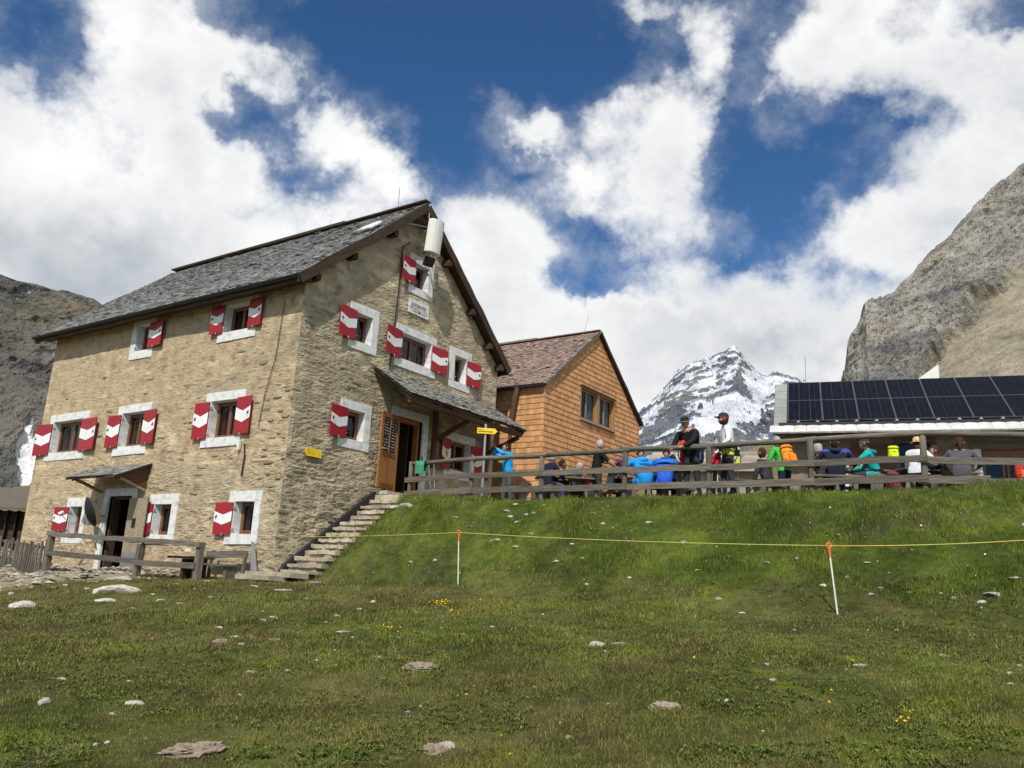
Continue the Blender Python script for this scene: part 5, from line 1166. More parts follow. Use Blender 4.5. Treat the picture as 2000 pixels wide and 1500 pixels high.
    for sd, sx in (('L', -1), ('R', 1)):      # palm, four fingers, thumb
        el, wr = hp[sd]; d = (wr-el).normalized(); side = Vector((sx, 0, 0)); side = (side-d*side.dot(d)).normalized(); nrm = d.cross(side)
        pc = wr+d*.055; Xp = Matrix((side, d, nrm)).transposed().to_4x4(); Xp.translation = pc; b.lathe([(0, -.06), (.022, -.05), (.036, -.01), (.038, .025), (.025, .045), (0, .05)], 8, 0, Xp @ RX(-math.pi/2) @ Matrix.Diagonal((1, .55, 1, 1)))
        for q, (off, L) in enumerate(((-.028, .062), (-.010, .074), (.010, .070), (.027, .055))):
            p0 = pc+d*.035-side*off; p1 = p0+d*L*.5-nrm*.006*sx; p2 = p1+d*L*.38-nrm*.022*sx; b.tube([p0, p1, p2], [.0095, .0088, .007], 5, 0)
        p0 = pc-d*.02-side*.03; b.tube([p0, p0-side*.028+d*.025, p0-side*.034+d*.055-nrm*.01*sx], [.012, .0105, .008], 5, 0)
    sk = skin or SKIN
    b.build('body', [sk, top, bottom, BOOT, EYE, LIP, hairc or BOOT, hem or collar or top], root, True)
    if extra:
        for kind, m_ in extra:
            e = MB(); nb = nk+Vector((0, -.02, 0))
            if kind == 'hood': e.lathe([(.05, .05), (.10, .06), (.125, .02), (.11, -.03), (.06, -.05)], 12, 0, T(nb.x, nb.y-.035, nb.z-.01) @ RX(.5-ln))
            elif kind == 'yoke': e.lathe([(.085, .07), (.16*width, .02), (.205*width, -.05), (.19*width, -.085)], 16, 0, T(0, nb.y-.015-.05*math.sin(ln), nb.z-.06) @ RX(-ln) @ Matrix.Diagonal((1, .66, 1, 1)))
            elif kind == 'belt': e.lathe([(.168*width, -.03), (.172*width, 0), (.168*width, .03)], 16, 0, T(pel.x, pel.y, pel.z+.06) @ Matrix.Diagonal((1, .82, 1, 1)))
            elif kind == 'stripe': e.lathe([(.178*width, -.025), (.182*width, 0), (.178*width, .025)], 16, 0, T(ch.x, ch.y, ch.z-.06) @ RX(-ln) @ Matrix.Diagonal((1, .74, 1, 1)))
            e.build({'hood': 'hood', 'yoke': 'shoulder_panel', 'belt': 'belt', 'stripe': 'jacket_stripe'}[kind], m_, root, True)
    if hairc is not None: hair_obj(HX, root, hairc, style)
    if hat: hat_obj(HX, root, hat[1], hat[0], hat[2] if len(hat) > 2 else None)
    if glasses:
        g = MB(); g.box((-.03, .098, .012), (.042, .012, .026), 0, HX); g.box((.03, .098, .012), (.042, .012, .026), 0, HX); g.box((0, .1, .018), (.03, .008, .006), 0, HX)
        for sx in (-1, 1): g.bar(HX @ Vector((sx*.052, .096, .016)), HX @ Vector((sx*.076, .0, .012)), .004, .006)
        g.build('sunglasses', flatc((.02, .02, .02), .25), root)
    return root
def by_head(x, y, Hh, dmin=0):
    d = ray(x, y); tn = d[2]/math.hypot(d[0], d[1]); a = np.array([d[0], d[1]])/math.hypot(d[0], d[1]); D = 19.0
    for _ in range(12):
        u, v = UV(np.array([*(a*D), 0])); D = max(dmin, (float(gz(u, v)[0])+Hh)/tn)
    # keep clear of the fence
    for _ in range(40):
        u, v = UV(np.array([*(a*D), 0]))
        if u > fence_u(v)+.42: break
        D += .08
    return np.array([a[0]*D, a[1]*D, float(gz(u, v)[0])])
def bench_under(P, rz, L=1.0, label='', n=1):
    b_ = thing('bench', 'grey plank bench under the '+' '.join(label.replace(',', '').split()[:9]), 'bench', P, rz, 'plank benches on the terrace')
    beam('seat', (-L/2, -.02, .425), (L/2, -.02, .425), .30, .045, M['grey_wood'], b_)
    for x in (-L/2+.15, L/2-.15): beam('leg', (x, -.02, -.08), (x, -.02, .40), .09, .24, M['grey_wood'], b_, up=(0, 1, 0), jit=.003)
def C_(r, g, b): return flatc((r, g, b))
NAVY = C_(.012, .016, .035); BLACK = C_(.012, .012, .013); GREY = C_(.075, .08, .09); DGREY = C_(.035, .037, .042); JEANS = C_(.035, .06, .15)
AZURE = C_(.015, .24, .60); SKYB = C_(.02, .33, .72); DBLUE = C_(.02, .10, .55); GREENJ = C_(.05, .42, .06); TEAL = C_(.01, .32, .30); WHITE = C_(.72, .72, .76); REDJ = C_(.45, .02, .035)
H_GREY = C_(.34, .33, .31); H_DK = C_(.022, .014, .010); H_BR = C_(.048, .022, .011); H_PINK = C_(.42, .32, .32)
def seatp(label, x, y, rz, *a, Hh=1.37, bench=True, dmin=0, **k):
    P = by_head(x, y, Hh, dmin); r = math.radians(rz); o = person(label, P, r, *a, seated=True, **k)
    if bench: bench_under(P, r, label=label)
    return o, P
def standp(label, x, y, rz, *a, Hh=1.72, dmin=0, **k):
    P = by_head(x, y, Hh, dmin); o = person(label, P, math.radians(rz), *a, **k); return o, P
o, P1 = standp('dark-haired person in bright blue jacket and grey trousers raising a camera with both hands', 995, 866, 112, SKYB, GREY, H_DK, extra=[('hood', C_(.015, .25, .6)), ('belt', C_(.01, .18, .45))], hands={'L': (.10, .34, .16), 'R': (-.10, .34, .16)}, yaw=0)
r1 = math.radians(112); f = np.array([-math.sin(r1), math.cos(r1), 0])
cm = thing('camera', 'small black camera held up by the person in bright blue', 'camera', P1+f*.42+ZZ*1.55, r1); b = MB(); b.box((0, 0, 0), (.13, .05, .08)); b.build('body', M['black_metal'], cm); b = MB(); b.tube([(0, .02, 0), (0, .08, 0)], .03, 10); b.build('lens', M['black_metal'], cm)
seatp('seated person with white cap and dark navy jacket, back turned, left end of tables', 1070, 876, -50, NAVY, JEANS, H_GREY, lean=14, hat=('cap', C_(.72, .72, .68)), hands={'L': (.05, .36, -.28), 'R': (-.02, .36, -.28)}, dmin=20.2)
o, Pm = seatp('grey-haired man facing the meadow with one hand at his mouth', 1101, 896, 172, BLACK, DGREY, H_GREY, lean=6, hands={'L': (.12, .30, -.02), 'R': (-.10, .32, -.22)}, dmin=22.0)
seatp('grey-haired person bowed behind the red-capped hiker', 1121, 896, -120, DGREY, DGREY, H_GREY, lean=14, nod=20, dmin=22.0)
seatp('hiker with red cap and dark red jacket bending over the table', 1132, 906, -70, REDJ, DGREY, H_DK, lean=24, nod=25, hat=('cap', C_(.55, .03, .02)), hands={'L': (.05, .38, -.30), 'R': (-.02, .38, -.30)}, dmin=20.6)
standp('standing person with pinkish grey hair and black t-shirt reaching a bare arm to the right', 1166, 857, -78, BLACK, DGREY, H_PINK, sleeves=False, hands={'L': (.06, .46, -.20), 'R': (-.02, .40, -.32)}, Hh=1.74)
o, P6 = seatp('seated person in black with a purple headscarf and a black rucksack', 1204, 889, -35, BLACK, DGREY, H_DK, lean=12, hat=('helmet', C_(.12, .03, .12)), dmin=20.2)
o, P7 = seatp('broad person in azure jacket seated with back to the meadow', 1262, 866, 12, AZURE, DGREY, H_DK, extra=[('hood', SKYB), ('stripe', C_(.01, .10, .32))], lean=30, nod=40, width=1.35, Hh=1.50, scale=1.2, hands={'L': (-.16, .22, -.26), 'R': (.16, .26, -.24)}, legout=.05)
o, P7b = seatp('person in deep blue jacket seated beside the azure jacket, arm bent', 1298, 866, -18, DBLUE, DGREY, H_DK, extra=[('hood', C_(.015, .06, .3)), ('yoke', C_(.02, .16, .6))], lean=28, nod=35, Hh=1.48, width=1.15, scale=1.18, hands={'L': (-.06, .28, -.30), 'R': (.14, .26, -.22)})
o, P8 = standp('standing man in black jacket and dark cap leaning over the fence tables', 1352, 812, 128, BLACK, DGREY, H_DK, lean=20, nod=16, yaw=14, hat=('cap', C_(.016, .020, .017), C_(.35, .33, .28)), hands={'L': (.02, .40, -.34), 'R': (-.10, .34, -.36)}, width=1.35, Hh=1.76, scale=1.05)
o, P10 = standp('standing bearded man in white shirt with dark cap and sunglasses, looking left', 1421, 805, 88, WHITE, DGREY, H_BR, extra=[('belt', BLACK)], nod=-8, style='bob', beard=True, glasses=True, hat=('cap', C_(.04, .03, .028), C_(.3, .06, .04)), hem=C_(.55, .65, .06), hands={'L': (-.04, .20, -.42), 'R': (.06, .16, -.46)}, Hh=1.80, scale=1.07, width=1.36)
seatp('brown-haired person in dark grey jacket seated near the hut corner', 1497, 868, 38, DGREY, DGREY, H_BR, lean=10, style='bob', Hh=1.36)
o, P12 = standp('bent person in bright green jacket carrying an orange rucksack', 1531, 856, 24, GREENJ, NAVY, H_GREY, lean=20, nod=10, hands={'L': (-.06, .20, -.46), 'R': (.08, .22, -.44)}, Hh=1.62)
o, P13 = seatp('seated person with light grey cap behind the wide navy jacket', 1604, 848, 30, DGREY, DGREY, H_GREY, lean=8, hat=('helmet', C_(.30, .31, .30)), Hh=1.42, dmin=19.4)
o, P13b = seatp('brown-haired person in wide navy jacket with blue scarf, back to the fence', 1630, 839, -16, NAVY, NAVY, H_BR, extra=[('hood', C_(.02, .025, .05))], lean=10, style='bob', width=1.3, collar=C_(.05, .06, .3), Hh=1.42, hands={'L': (-.10, .26, -.30), 'R': (.16, .26, -.26)})
o, P14 = seatp('person in teal jacket with dark helmet-like cap leaning to the left', 1708, 844, 62, TEAL, DGREY, H_DK, extra=[('hood', C_(.01, .25, .24)), ('stripe', BLACK), ('belt', BLACK)], lean=18, hat=('helmet', C_(.035, .04, .05), C_(.16, .17, .19)), hands={'L': (.0, .36, -.10), 'R': (.02, .34, -.30)}, Hh=1.40)
o, P15 = seatp('person with straw hat and white and black jacket, looking right', 1786, 843, -48, WHITE, BLACK, H_DK, extra=[('yoke', C_(.6, .6, .63)), ('stripe', BLACK)], lean=8, hat=('brim', C_(.60, .44, .24)), hem=BLACK, hands={'L': (.04, .34, -.26), 'R': (.02, .36, -.18)}, Hh=1.40)
o, P17 = seatp('person with dark sleeves facing left with hands at the mouth', 1840, 866, 80, BLACK, BLACK, H_BR, lean=14, Hh=1.34, hands={'L': (.14, .26, .0), 'R': (-.12, .28, .0)}, dmin=20.2)
seatp('grey-haired person in olive jacket facing the meadow behind the teal jacket', 1690, 868, 165, C_(.09, .09, .04), DGREY, H_GREY, lean=8, Hh=1.34, dmin=20.6, hands={'L': (.06, .34, -.26), 'R': (-.06, .34, -.26)})
seatp('dark-clad person with black hair seated low between the blue jackets and the man in black', 1322, 880, 20, BLACK, DGREY, H_DK, lean=16, Hh=1.36, dmin=20.0)
seatp('person in wine red jacket seated across the table from the straw hat', 1812, 862, 150, C_(.16, .02, .035), DGREY, H_DK, lean=8, Hh=1.34, dmin=21.0, hands={'L': (.06, .34, -.26), 'R': (-.06, .34, -.26)})
seatp('person in dark jacket half hidden behind the white-capped hiker', 1088, 892, -60, C_(.03, .03, .035), DGREY, H_DK, lean=14, Hh=1.34, dmin=21.4)
o, P16 = seatp('brown-haired woman in grey shirt, back to the fence, hair tied', 1872, 839, -28, GREY, BLACK, H_BR, lean=10, style='long', width=1.15, Hh=1.42, hands={'L': (-.05, .30, -.30), 'R': (.10, .30, -.28)})

# ------------------------------------------------------------------ rucksacks and terrace clutter
def rucksack(label, P, rz, col, col2=None, s=1.0, tilt=0.0, group=None):
    r = thing('rucksack', label, 'rucksack', P, rz, group); r.scale = (s,)*3; b = MB(); n = 12
    prof = [(.10, .0), (.145, .03), (.155, .15), (.150, .32), (.13, .42), (.09, .46), (0, .465)]
    b.lathe([(0, 0)]+prof, 12, 0, RX(-tilt) @ Matrix.Diagonal((1, .72, 1, 1))); b.build('pack_body', col, r, True)
    b = MB(); b.lathe([(0, .0), (.15, .0), (.155, .03), (.12, .075), (0, .09)], 12, 0, RX(-tilt) @ T(0, -.01, .40) @ Matrix.Diagonal((1, .78, 1, 1))); b.build('lid', col2 or col, r, True)
    b = MB(); b.box((0, -.115, .15), (.18, .05, .18), 0, RX(-tilt)); b.build('pocket', col2 or col, r)
    for sx in (-1, 1):
        b = MB(); b.tube([(sx*.07, .09, .42), (sx*.09, .20, .36), (sx*.10, .19, .20), (sx*.09, .10, .05)], .014, 6, 0, True, RX(-tilt)); b.build('strap', BLACK, r)
    for z in (.12, .3):
        b = MB(); b.tube([(-.15, -.05, z), (0, -.122, z), (.15, -.05, z)], .006, 5, 0, True, RX(-tilt)); b.build('compression_cord', BLACK, r)
    return r
def worn(label, P, rzd, col, col2, seated, lean, s=1.0):
    r = math.radians(rzd); f = np.array([-math.sin(r), math.cos(r), 0]); return rucksack(label, P-f*(.24-.10*math.sin(math.radians(lean)))+ZZ*((.52 if seated else .94)), r, col, col2, s, math.radians(lean))
ORANGE = C_(.85, .26, .02)
worn('bright orange rucksack on the back of the person in green', P12, 24, ORANGE, C_(.78, .22, .02), False, 20, 1.08)
worn('black rucksack on the back of the person with purple headscarf', P6, -35, BLACK, DGREY, True, 12)
def put(x, y, D, zoff=0):
    d = ray(x, y); a = np.array([d[0], d[1]])/math.hypot(d[0], d[1])*D; u, v = UV(np.array([a[0], a[1], 0])); return np.array([a[0], a[1], float(gz(u, v)[0])+zoff])
def at(x, y, D): d = ray(x, y); return d/math.hypot(d[0], d[1])*D
rucksack('dark blue rucksack leaning on the wall under the entrance window', put(905, 960, 23.0, .1), TH, C_(.01, .02, .07), C_(.3, .32, .36), 1.15)
rucksack('black rucksack on the ground right of the blue-jacketed photographer', put(1018, 960, 22.5, .25), .4, BLACK, DGREY, .95)
rucksack('red rucksack standing on the table below the man in black', at(1340, 905, 18.9), .3, REDJ, C_(.5, .03, .04), .95)
rucksack('dark rucksack with blue trim beside the red one', at(1362, 905, 18.8), -.3, C_(.015, .02, .045), C_(.03, .18, .42), .95)
rucksack('small bright red rucksack behind the fence post left of the white shirt', at(1398, 918, 18.9), .2, C_(.62, .03, .04), REDJ, .85)
rucksack('black bag with yellow flash at the waist of the white-shirted man', at(1434, 912, 18.6), .1, NAVY, C_(.5, .58, .12), .9)
rucksack('neon yellow bag between the teal jacket and the straw hat', at(1746, 903, 19.0), -.2, C_(.62, .80, .02), C_(.58, .75, .02), .72)
rucksack('dark wine red rucksack under the bench of the straw-hatted person', put(1745, 950, 18.9, .12), .2, C_(.13, .012, .03), C_(.16, .03, .05), .9)
rucksack('red and tan rucksack at the right edge beside the glazed door', put(1994, 935, 19.5, .36), .5, C_(.55, .04, .03), C_(.55, .28, .08), .8)
rb = thing('jacket', 'red scrap of clothing in the hands of the man in black', 'jacket', P8+np.array([-.26, -.16, 1.14])); b = MB(); b.lathe([(0, -.12), (.05, -.09), (.08, 0), (.06, .08), (0, .12)], 8, 0, RX(.4)); b.build('cloth', C_(.62, .03, .03), rb, True)
def table(label, x, y, D, rz, L=1.9):
    t = thing('picnic_table', label, 'table', put(x, y, D), rz, 'plank tables on the terrace'); 
    for k in range(4): beam('plank', (-L/2, -.27+.18*k, .74), (L/2, -.27+.18*k, .74), .165, .035, M['grey_wood'], t, jit=.002)
    for xx in (-L/2+.25, L/2-.25):
        beam('leg', (xx, -.28, -.05), (xx, -.12, .72), .09, .06, M['grey_wood'], t, up=(1, 0, 0)); beam('leg', (xx, .28, -.05), (xx, .12, .72), .09, .06, M['grey_wood'], t, up=(1, 0, 0)); beam('crosspiece', (xx, -.3, .69), (xx, .3, .69), .05, .06, M['grey_wood'], t)
    return t
table('plank table between the white cap and the grey-haired man', 1105, 930, 21.1, .1, 1.5)
table('plank table in front of the two blue jackets', 1275, 920, 21.2, .0, 2.0)
table('plank table under the rucksacks by the man in black', 1365, 920, 18.9, .05, 1.3)
table('plank table with glasses between the navy and teal jackets', 1668, 905, 19.9, .1, 1.6)
table('plank table behind the straw hat and grey shirt', 1825, 905, 20.4, .1, 1.8)
table('plank table standing near the hut corner', 1475, 930, 21.5, .1, 1.6)
for x, D, w_ in ((1655, 19.75, 'leftmost'), (1672, 19.8, 'middle'), (1683, 19.9, 'rightmost')):
    b = MB(); b.lathe([(0, 0), (.03, 0), (.036, .10), (.034, .16), (.032, .16), (.033, .10), (.028, .008), (0, .008)], 10); tag(b.build('drinking_glass', flatc((.5, .45, .3), .2), X=Matrix.Translation(put(x, 905, D, .76))), w_+' of the small drinking glasses on the table between navy and teal jackets', 'glass', 'drinking glasses on the table')
for i, (x, lx) in enumerate(((836, -.02), (845, .05), (852, .12))):
    p = put(x, 960, 21.6); hp_ = thing('hiking_pole', ('first', 'second', 'third')[i]+' thin hiking pole right of the green towel, leaning on the wall', 'pole', p, TH, 'hiking poles leaning by the entrance'); b = MB(); b.tube([(0, 0, -.05), (lx, .25, 1.15)], [.009, .012], 6); b.build('shaft', M['metal_grey'], hp_); b = MB(); b.tube([(lx, .25, 1.15), (lx*1.1, .28, 1.28)], .018, 6); b.build('grip', M['black_metal'], hp_)
for i, x in enumerate((1400, 1417)):
    p = put(x, 960, 18.7); hp_ = thing('hiking_pole', ('left', 'right')[i]+' of the two pale hiking poles propped beside the small red rucksack', 'pole', p, .3, 'pale hiking poles behind the fence'); b = MB(); b.tube([(0, 0, -.05), (.10-.16*i, .1, .85)], [.010, .013], 6); b.build('shaft', M['metal_grey'], hp_); b = MB(); b.tube([(.10-.16*i, .1, .85), (.11-.17*i, .11, .98)], .018, 6); b.build('grip', M['black_metal'], hp_)
# ------------------------------------------------------------------ stones in the meadow
def rock_mesh(i, sub=2):
    bm = bmesh.new(); bmesh.ops.create_icosphere(bm, subdivisions=sub, radius=1); V = np.array([v.co for v in bm.verts]); F = [tuple(v.index for v in f.verts) for f in bm.faces]; bm.free()
    n = fbm(V*1.3+i*11.3, 3, seed=300+i)-.5; V = V*(1+n[:, None]*.9); d = np.array([math.cos(i*1.7), math.sin(i*1.7), .5]); d /= np.linalg.norm(d)
    for k in range(5):
        rg = np.random.default_rng(i*9+k); q = rg.normal(size=3); q /= np.linalg.norm(q); h = V@q; lim = rg.uniform(.45, .75); V = V-np.maximum(h-lim, 0)[:, None]*q*.85
    return mesh_np('stone', V, F, M['rock'])
RM_ = [rock_mesh(i) for i in range(9)]
EARTH = nmat('earthy_stone', [(.16, .12, .08), (.30, .24, .18), (.40, .34, .27)], nscale=6, rough=.95, bump=.6, bscale=20, rnd=.15, spec=.1)
RB_ = []
for i_ in range(4):
    bm = bmesh.new(); bmesh.ops.create_icosphere(bm, subdivisions=4, radius=1); Vj = np.array([v.co for v in bm.verts]); Fj = [tuple(v.index for v in f.verts) for f in bm.faces]; bm.free()
    nj = fbm(Vj*np.array([1.2, 1.6, 1.0])*1.6+i_*7, 3, seed=340+i_)-.5+.7*(fbm(Vj*np.array([3, 7, 4.0])+i_*3, 4, .6, seed=350+i_, ridged=True)-.6)
    Vj = Vj*(1+nj[:, None]*np.array([.7, .9, 1.5])); RB_.append(mesh_np('stone', Vj, Fj, EARTH))
def place_rock(P, wpx, hpx, label, group=None, cat='stone', depth=.8, rz=None, name='stone', sink=.36, tilt=0):
    D = float(P@FW); w = wpx/F_PX*D/2; h = hpx/F_PX*D/2
    X = Matrix.Translation(P+ZZ*h*(1-2*sink)*.6) @ RZ(random.uniform(-.5, .5) if rz is None else rz) @ RY(tilt) @ Matrix.Diagonal((w*1.1, w*1.1*depth, max(.018, h*1.15), 1))
    return tag(link(name, random.choice(RB_ if ('brown' in label.split('turf')[0] or 'bark' in label) else RM_), None, X), label, cat, group)
ROCKS = [(40, 1181, 54, 24, 'broad pale boulder lying in the turf at the left edge', 'boulder'), (306, 1112, 62, 24, 'rounded pale boulder under the lower wooden railing', 'boulder'),
          (232, 1128, 60, 24, 'pale upper slab of the outcrop in front of the plank door', 'boulder'), (228, 1146, 84, 34, 'large sloping grey outcrop slab in front of the plank door', 'boulder'), (203, 1172, 44, 12, 'flat pale slab at the lower tip of the outcrop', 'stone'),
          (85, 1118, 46, 18, 'grey lump of bedrock below the picket fence', 'boulder'), (40, 1134, 20, 8, 'small flat stone near the pickets, left of the bedrock', 'stone'),
          (427, 1224, 17, 8, 'bright round stone just above the largest white one', 'stone'), (430, 1254, 27, 13, 'large white loaf-shaped stone in the brown turf left of centre', 'stone'), (459, 1243, 17, 5, 'thin white stone right of the loaf-shaped stone', 'stone'), (471, 1257, 14, 5, 'small white stone right below the loaf-shaped stone', 'stone'),
          (514, 1211, 19, 6, 'white stone lying left of its twin in the middle turf', 'stone'), (533, 1206, 20, 9, 'white stone lying right of its twin in the middle turf', 'stone'), (536, 1248, 23, 7, 'oblong white stone right of the loaf-shaped group', 'stone'),
          (657, 1202, 22, 8, 'white stone with dark side above the yellow flowers', 'stone'), (671, 1233, 26, 7, 'long thin pale stone beside the small yellow flowers', 'stone'), (736, 1283, 30, 7, 'chalky white streak-like stone in the middle meadow', 'stone'),
          (822, 1302, 62, 18, 'pinkish brown stone patch sunk in the meadow', 'stone'), (1166, 1258, 36, 16, 'white angular stone with grey flank in the central meadow', 'stone'), (1213, 1256, 36, 9, 'flat greenish stone right of the white angular one', 'stone'),
          (872, 1454, 36, 22, 'large light stone with blue-grey face near the bottom centre', 'stone'), (847, 1462, 40, 20, 'brown earthy rock left of the light stone at bottom centre', 'stone'), (1300, 1380, 56, 18, 'grey brown rock half buried in the lower right meadow', 'stone'),
          (376, 1462, 110, 24, 'long weathered bark-like rock slanting in the bottom left grass', 'stone'), (84, 1369, 26, 20, 'pale tilted slate piece standing in the lower left grass', 'stone'), (266, 1371, 44, 14, 'flat grey slate lying in the lower left grass', 'stone'),
          (120, 1325, 18, 8, 'white stone fragment above the tilted slate', 'stone'), (298, 1247, 17, 5, 'small pale stone left of the loaf-shaped stone', 'stone'), (490, 1313, 22, 8, 'grey flat stone in the brown turf below the loaf-shaped stone', 'stone'),
          (560, 1131, 18, 4, 'thin flat stone lying before the foot of the steps', 'stone'), (497, 1145, 22, 6, 'flat pale stone below the left end of the steps', 'stone'), (556, 1152, 36, 4, 'long straight pale stone strip below the steps', 'stone'), (620, 1137, 40, 4, 'narrow pale stone streak right of the steps foot', 'stone'), (411, 1165, 14, 5, 'small pale stone below the bench', 'stone'), (405, 1134, 16, 5, 'small flat stone just in front of the bench', 'stone'), (315, 1171, 18, 8, 'white stone on the dark soil patch below the outcrop', 'stone'),
          (1680, 1298, 26, 10, 'pale stone with a yellow flower at its left end', 'stone'), (1840, 1279, 16, 8, 'bright white notched stone in the right meadow', 'stone'), (1972, 1314, 18, 9, 'white stone near the right edge, upper of two', 'stone'), (1974, 1336, 18, 8, 'white stone near the right edge, lower of two', 'stone'),
          (1608, 1142, 14, 7, 'white stone left of the tilted stake', 'stone'), (1653, 1127, 11, 8, 'white stone right of the tilted stake top', 'stone'), (1940, 1159, 36, 9, 'pale flat stone high on the right meadow', 'stone'), (1917, 1174, 20, 8, 'white chipped stone below the flat one on the right', 'stone'), (1980, 1128, 30, 7, 'flat stone high on the right meadow at the edge', 'stone'), (1998, 1025, 14, 14, 'pale stone on the bank at the right edge below the fence', 'stone'),
          (1012, 1018, 14, 8, 'largest white stone in the scatter on the bank left of centre', 'stone'), (1037, 1042, 12, 6, 'white stone on the bank right above the cord', 'stone'), (792, 968+16, 30, 18, 'pale broken stone at the first fence post', 'stone'), (768, 990, 26, 12, 'pale angular stone at the top of the steps', 'stone')]
for a, P_ in zip(ROCKS, ground_hits([(q[0], q[1]+q[3]*.3) for q in ROCKS])):
    place_rock(P_, a[2], a[3], a[4], cat=a[5], depth=.75 if a[2] < 60 else .6, rz=-.25 if a[4].startswith('long weathered') else None, tilt=-.15 if a[4].startswith('long weathered') else 0)
rg = random.Random(5)
spots = [(1006, 985), (1030, 975), (1041, 1002), (1000, 1010), (1025, 1006), (1060, 990), (990, 1000), (963, 1056), (975, 1056), (1010, 1067), (1116, 1065), (1135, 1092), (1085, 1098), (1180, 1022), (1160, 1005), (1265, 1020), (1365, 1112), (1335, 1058), (1230, 1128), (1145, 1140), (800, 1100), (850, 1096), (920, 1030), (890, 1010), (640, 1215), (690, 1247), (860, 1228), (905, 1240), (960, 1227), (770, 1300), (820, 1380), (800, 1390), (160, 1458), (188, 1458), (210, 1450), (220, 1395), (250, 1330), (470, 1360), (560, 1310), (620, 1290), (650, 1270), (660, 1300), (1045, 1345), (1110, 1440), (1020, 1420), (730, 1400), (1420, 1370), (1500, 1300), (1550, 1230), (1450, 1200), (1400, 1170), (1510, 1330), (1700, 1160), (1720, 1150), (1780, 1156), (1840, 1160), (1860, 1170), (1750, 1230), (1900, 1240), (1640, 1045), (1560, 1090), (1500, 1100), (1420, 1085), (1690, 1100), (1990, 1300), (350, 1180), (260, 1190), (300, 1160), (110, 1130), (60, 1150), (130, 1145), (340, 1140), (380, 1150), (20, 1160), (170, 1150), (540, 1180), (600, 1170), (700, 1190), (730, 1175)]
for P_ in ground_hits([(x+rg.uniform(-3, 3), y+rg.uniform(-2, 2)) for x, y in spots]):
    place_rock(P_, rg.uniform(8, 15), rg.uniform(4, 7), 'small pale stone fragment scattered in the short meadow turf', group='small pale stones in the turf')
# stony debris round the outcrop, too small to count
V = []; F = []; n = 0
bv = np.array([v.co for v in RM_[0].vertices]); rgn = np.random.default_rng(3)
ov = np.array([(0, 0, 1), (1, 0, 0), (0, 1, 0), (-1, 0, 0), (0, -1, 0), (0, 0, -1)], float); of = np.array([(0, 1, 2), (0, 2, 3), (0, 3, 4), (0, 4, 1), (5, 2, 1), (5, 3, 2), (5, 4, 3), (5, 1, 4)])
gu, gv = rgn.uniform(-5.5, .0, 14000), rgn.uniform(2.3, 16, 14000); GP = C0+gu[:, None]*DG+gv[:, None]*DL; gm = rockmask(GP, gu, gv); GP[:, 2] = gz(gu, gv)+gm*(fbm(GP*np.array([2.2, 3.6, 1]), 4, seed=41, ridged=True)-.45)*.34
for k in np.nonzero(rgn.random(14000) < gm*.9+.02)[0]:
    P = GP[k]; s = min(abs(rgn.normal(0, .045))+.014, .19)
    q = ov*np.array([s, s*rgn.uniform(.5, 1), s*rgn.uniform(.25, .5)])*(1+rgn.normal(0, .2, (6, 1))); a = rgn.uniform(0, 6.28); c, s_ = math.cos(a), math.sin(a)
    q = np.stack([q[:, 0]*c-q[:, 1]*s_, q[:, 0]*s_+q[:, 1]*c, q[:, 2]], 1)+P; V.append(q); F.append(of+6*n); n += 1
mg = nmat('gravel_stone', [(.22, .195, .15), (.42, .38, .30)], nscale=6, rough=.9, bump=.2, island=.35, coord='Position')
o = link('gravel', mesh_np('gravel', np.concatenate(V), np.concatenate(F), mg)); o['kind'] = 'stuff'

# ------------------------------------------------------------------ grass blades
def blades(name, npts, dmin, dmax, hgt, wid, azl, azr, seed, long=False):
    g = np.random.default_rng(seed); az = g.uniform(math.radians(azl), math.radians(azr), npts); d = np.exp(g.uniform(math.log(dmin), math.log(dmax), npts))
    x, y = d*np.sin(az), d*np.cos(az); u = (x-C0[0])*DG[0]+(y-C0[1])*DG[1]; v = (x-C0[0])*DL[0]+(y-C0[1])*DL[1]; z = gz(u, v)
    P = np.stack([x, y, z], 1); c, rm, ter, far = turf(P, u, v)
    keep = (rm < g.uniform(.15, .9, npts)) & (u < fence_u(v)+.25) & ~((u > -.02) & (v > 0) & (v < 12)) & ~((v > -1.17) & (v < .3) & (u > -.45) & (u < 3.2))
    patch = fbm(np.stack([x, y, 0*x], 1)*1.4, 3, seed=61); keep &= g.random(npts) < np.clip(.35+1.5*(patch-.3), .25, 1)
    P, c, d, u, v = P[keep], c[keep], d[keep], u[keep], v[keep]; n = len(P); patch = patch[keep]
    bank = sm(u, -.3, .8)*sm(-v, -.5, .6)
    h = hgt*(.45+g.random(n)*.8)*(.75+.75*sm(patch, .4, .65))*(1+.75*bank)*(1+.5*(v > -4)*bank); w = wid*np.sqrt(d/6)*(.7+.6*g.random(n))
    a = g.uniform(0, 2*math.pi, n); lean = g.uniform(.15, .95, n)*h; la = g.uniform(0, 2*math.pi, n)
    W = np.stack([np.cos(a), np.sin(a), 0*a], 1)*w[:, None]*.5; Ld = np.stack([np.cos(la), np.sin(la), 0*la], 1)*lean[:, None]
    base = P-np.array([0, 0, .012]); mid = P+Ld*.35; mid[:, 2] += h*.6; tip = P+Ld; tip[:, 2] += h*.92
    V = np.stack([base-W, base+W, mid+W*.75, mid-W*.75, tip], 1).reshape(-1, 3); i = np.arange(n)*5
    F = np.concatenate([np.stack([i, i+1, i+2], 1), np.stack([i, i+2, i+3], 1), np.stack([i+3, i+2, i+4], 1)])
    cc = c*(.62+.80*g.random((n, 1))); st = g.random(n) < .15-.11*bank; cc[st] = cc[st]*.35+STRAW*.75*(.7+.5*g.random((st.sum(), 1)))
    cc = cc*np.array([1.12, 1.10, 1.0])
    col = np.repeat(cc, 5, 0); return V, F, col
